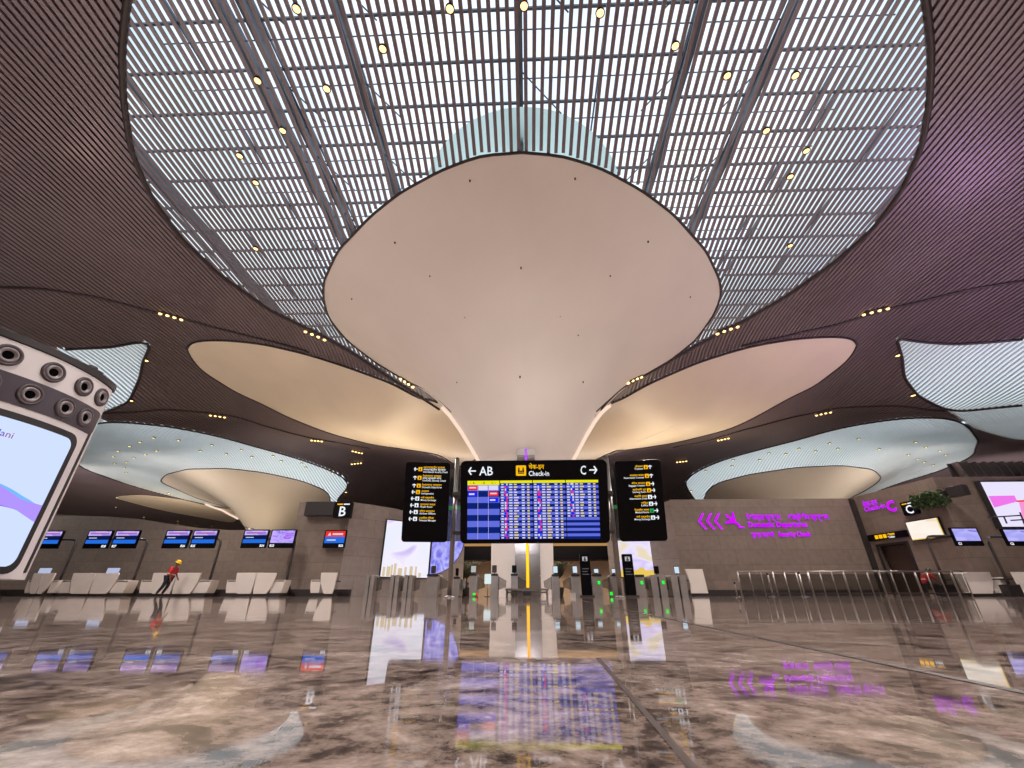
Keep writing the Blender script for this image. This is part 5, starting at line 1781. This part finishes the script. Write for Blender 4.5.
    if helmet:
        hb = MB(); hb.lathe([(.165, .035), (.13, .045), (.128, .08), (.112, .125), (.07, .158), (0, .168)], 24, h + up * .01, up)
        hb.lathe([(.128, .03), (.128, .05)], 24, h + up * .01, up)
        obj('hard_hat', hb, m_helm, t, fix=False)
    return t


pw = W(160, 596, 24.0)
person('person in a red vest and yellow hard hat walking past the left counters', (pw.x, 24.0, 0), 0, {
    'pel': (.16, 0, .90), 'chest': (.28, 0, 1.27), 'neck': (.34, 0, 1.46), 'head': (.40, 0, 1.58),
    'shL': (.29, .2, 1.36), 'elL': (.30, .25, 1.08), 'wrL': (.46, .22, .88), 'shR': (.29, -.2, 1.36), 'elR': (.36, -.25, 1.08), 'wrR': (.42, -.22, .83),
    'hipL': (.16, .1, .86), 'knL': (.16, .1, .48), 'anL': (-.02, .1, .11), 'toeL': (.15, 0, -.045), 'hipR': (.16, -.1, .86), 'knR': (.07, -.11, .48), 'anR': (-.17, -.1, .12), 'toeR': (.13, 0, -.05)}, m_vest, m_trou, True)
ps = W(928, 590, 22.9)
person('person in a red top sitting bent over behind the railing near the dark doorway', (ps.x, 22.9, 0), 0, {
    'pel': (0, 0, .50), 'chest': (.17, 0, .84), 'neck': (.27, 0, 1.0), 'head': (.36, 0, 1.09),
    'shL': (.18, .2, .92), 'elL': (.34, .24, .72), 'wrL': (.52, .16, .62), 'shR': (.18, -.2, .92), 'elR': (.34, -.24, .72), 'wrR': (.52, -.16, .62),
    'hipL': (.04, .1, .48), 'knL': (.42, .11, .48), 'anL': (.40, .11, .11), 'toeL': (.14, 0, -.05), 'hipR': (.04, -.1, .48), 'knR': (.42, -.11, .48), 'anR': (.38, -.11, .11), 'toeR': (.14, 0, -.05)}, m_vest, m_trou, False)
t = thing('stool', 'dark stool under the person in the red top behind the railing', 'stool', (ps.x - .05, 22.9, 0))
obj('seat', MB().lathe([(0, .34), (.2, .34), (.21, .37), (.19, .39), (0, .39)], 20), m_darkgrey, t)
for k in range(4):
    a_ = PI / 4 + k * PI / 2; obj('leg', MB().tube([(.12 * math.cos(a_), .12 * math.sin(a_), .35), (.2 * math.cos(a_), .2 * math.sin(a_), 0)], .018, 8), m_steeld, t)

# ---------------------------------------------------------------- ceiling lamps
e_lamp = emis('warm lamp', rgb(255, 196, 130), 3.0); e_lamp2 = emis('warm seam lamp', rgb(255, 206, 130), 3.5); e_star = emis('star lamp', rgb(255, 236, 150), 2.2)
proto = {}


def lamp(px, py, r, m_, label, group):
    x, y = on_ceiling(px, py); z = float(H(x, y))
    if (r, m_.name) not in proto:
        t = thing('ceiling_lamp', label, 'lamp', (x, y, z), 0, group)
        obj('collar', MB().lathe([(r, .06), (r * 1.25, 0), (r * 1.25, -.06), (r, -.06), (r * .95, .03)], 14), m_darkgrey, t)
        obj('lens', MB().lathe([(r * .98, -.045), (r * .6, -.07), (0, -.08)], 14), m_, t)
        proto[(r, m_.name)] = t
    else:
        t = copy_tree(proto[(r, m_.name)]); t.location = (x, y, z); t['label'] = label; t['group'] = group


for px, py in ((297, 8), (383, 48), (327, 88), (450, 8), (524, 5), (600, 12), (675, 45), (727, 75), (795, 75), (258, 80), (283, 130), (766, 130), (240, 155), (256, 182), (806, 150), (790, 176), (256, 248), (790, 245)):
    lamp(px, py, .11, e_lamp, 'small warm downlight hanging among the louvres of the great central skylight', 'downlights in the central skylight')
for px, py in ((320, 128), (273, 142), (238, 157), (198, 173), (182, 192), (187, 216), (220, 230), (226, 247), (252, 196), (227, 211), (292, 185), (330, 172), (405, 137), (480, 173), (518, 153), (568, 183), (620, 170), (655, 193), (728, 190), (755, 208), (825, 216), (840, 230), (930, 248)):
    lamp(60 + px / 3.413, 400 + py / 3.413, .13, e_star, 'tiny yellow star lamp on the pale oval skylight at the left', 'star lamps on the left oval skylight')
for px, py in ((770, 126), (800, 142), (842, 152), (860, 164), (775, 176), (795, 186), (823, 195), (748, 164), (660, 147), (535, 146), (510, 130), (468, 154), (418, 146), (378, 162), (328, 160), (300, 180), (220, 180), (217, 199), (137, 213), (598, 116)):
    lamp(660 + px / 3.012, 400 + py / 3.012, .13, e_star, 'tiny yellow star lamp on the pale oval skylight at the right', 'star lamps on the right oval skylight')
for px, py in ((117, 497), (116, 507), (144, 521), (144, 517), (164, 523), (178, 521), (196, 525), (212, 526), (178, 524)):
    lamp(px, py, .12, e_star, 'tiny warm lamp on the dark ceiling above the left monitors', 'lamps on the ceiling above the left monitors')


def seam(pa, pb, label, n=4):
    A_, B_ = np.array(on_ceiling(*pa)), np.array(on_ceiling(*pb))
    c = (A_ + B_) / 2; z = float(H(c[0], c[1]))
    t = thing('seam_lamp', label, 'lamp', (float(c[0]), float(c[1]), z), 0, 'rows of warm lamps along the ceiling seams')
    P_ = [A_ * (1 - s) + B_ * s for s in np.linspace(0, 1, n)]
    Q_ = [(float(p[0] - c[0]), float(p[1] - c[1]), float(H(p[0], p[1])) - z) for p in P_]
    obj('channel', MB().tube([(a_, b_, h + .03) for a_, b_, h in Q_], .15, 8), m_darkgrey, t)
    for q_ in Q_:
        obj('lens', MB().lathe([(.10, -.12), (.095, -.16), (.06, -.19), (0, -.2)], 12, q_), e_lamp2, t)


for a_ in (((161, 312), (182, 318), 'row of warm lamps on the ceiling seam above the curved kiosk'),
           ((306, 330), (325, 338), 'row of warm lamps at the lower left rim of the central skylight'),
           ((401, 377), (413, 385), 'row of warm lamps between the big petal and the left side petal'),
           ((211, 414), (225, 416), 'row of warm lamps on the dark strip above the left oval skylight'),
           ((312, 439), (322, 440), 'row of warm lamps just under the left side petal, farther from the trunk'),
           ((353, 450), (362, 452), 'row of warm lamps under the left side petal, nearer the trunk'),
           ((352, 463), (361, 462), 'lowest row of warm lamps under the left side petal'),
           ((717, 332), (737, 325), 'row of warm lamps at the lower right rim of the central skylight'),
           ((628, 381), (641, 375), 'row of warm lamps between the big petal and the right side petal'),
           ((863, 313), (887, 307), 'row of warm lamps on the ceiling seam at the far right'),
           ((816, 414), (830, 411), 'row of warm lamps on the dark strip above the right oval skylight'),
           ((718, 439), (728, 437), 'row of warm lamps under the right side petal'),
           ((677, 461), (686, 460), 'row of warm lamps at the left tip of the right oval skylight')):
    seam(*a_)
for px, py, lab in ((146, 360, 'bright single lamp on the edge of the skylight beside the kiosk'), (131, 400, 'lamp low on the edge of the skylight beside the kiosk'), (898, 355, 'bright single lamp on the edge of the far right skylight'), (913, 395, 'lamp low on the edge of the far right skylight'), (346, 492, 'lamp at the right tip of the left oval skylight'), (691, 491, 'lamp at the left tip of the right oval skylight'), (169, 493, 'lamp under the rim of the left oval skylight')):
    lamp(px, py, .17, e_lamp2, lab, 'single lamps on the skylight edges')
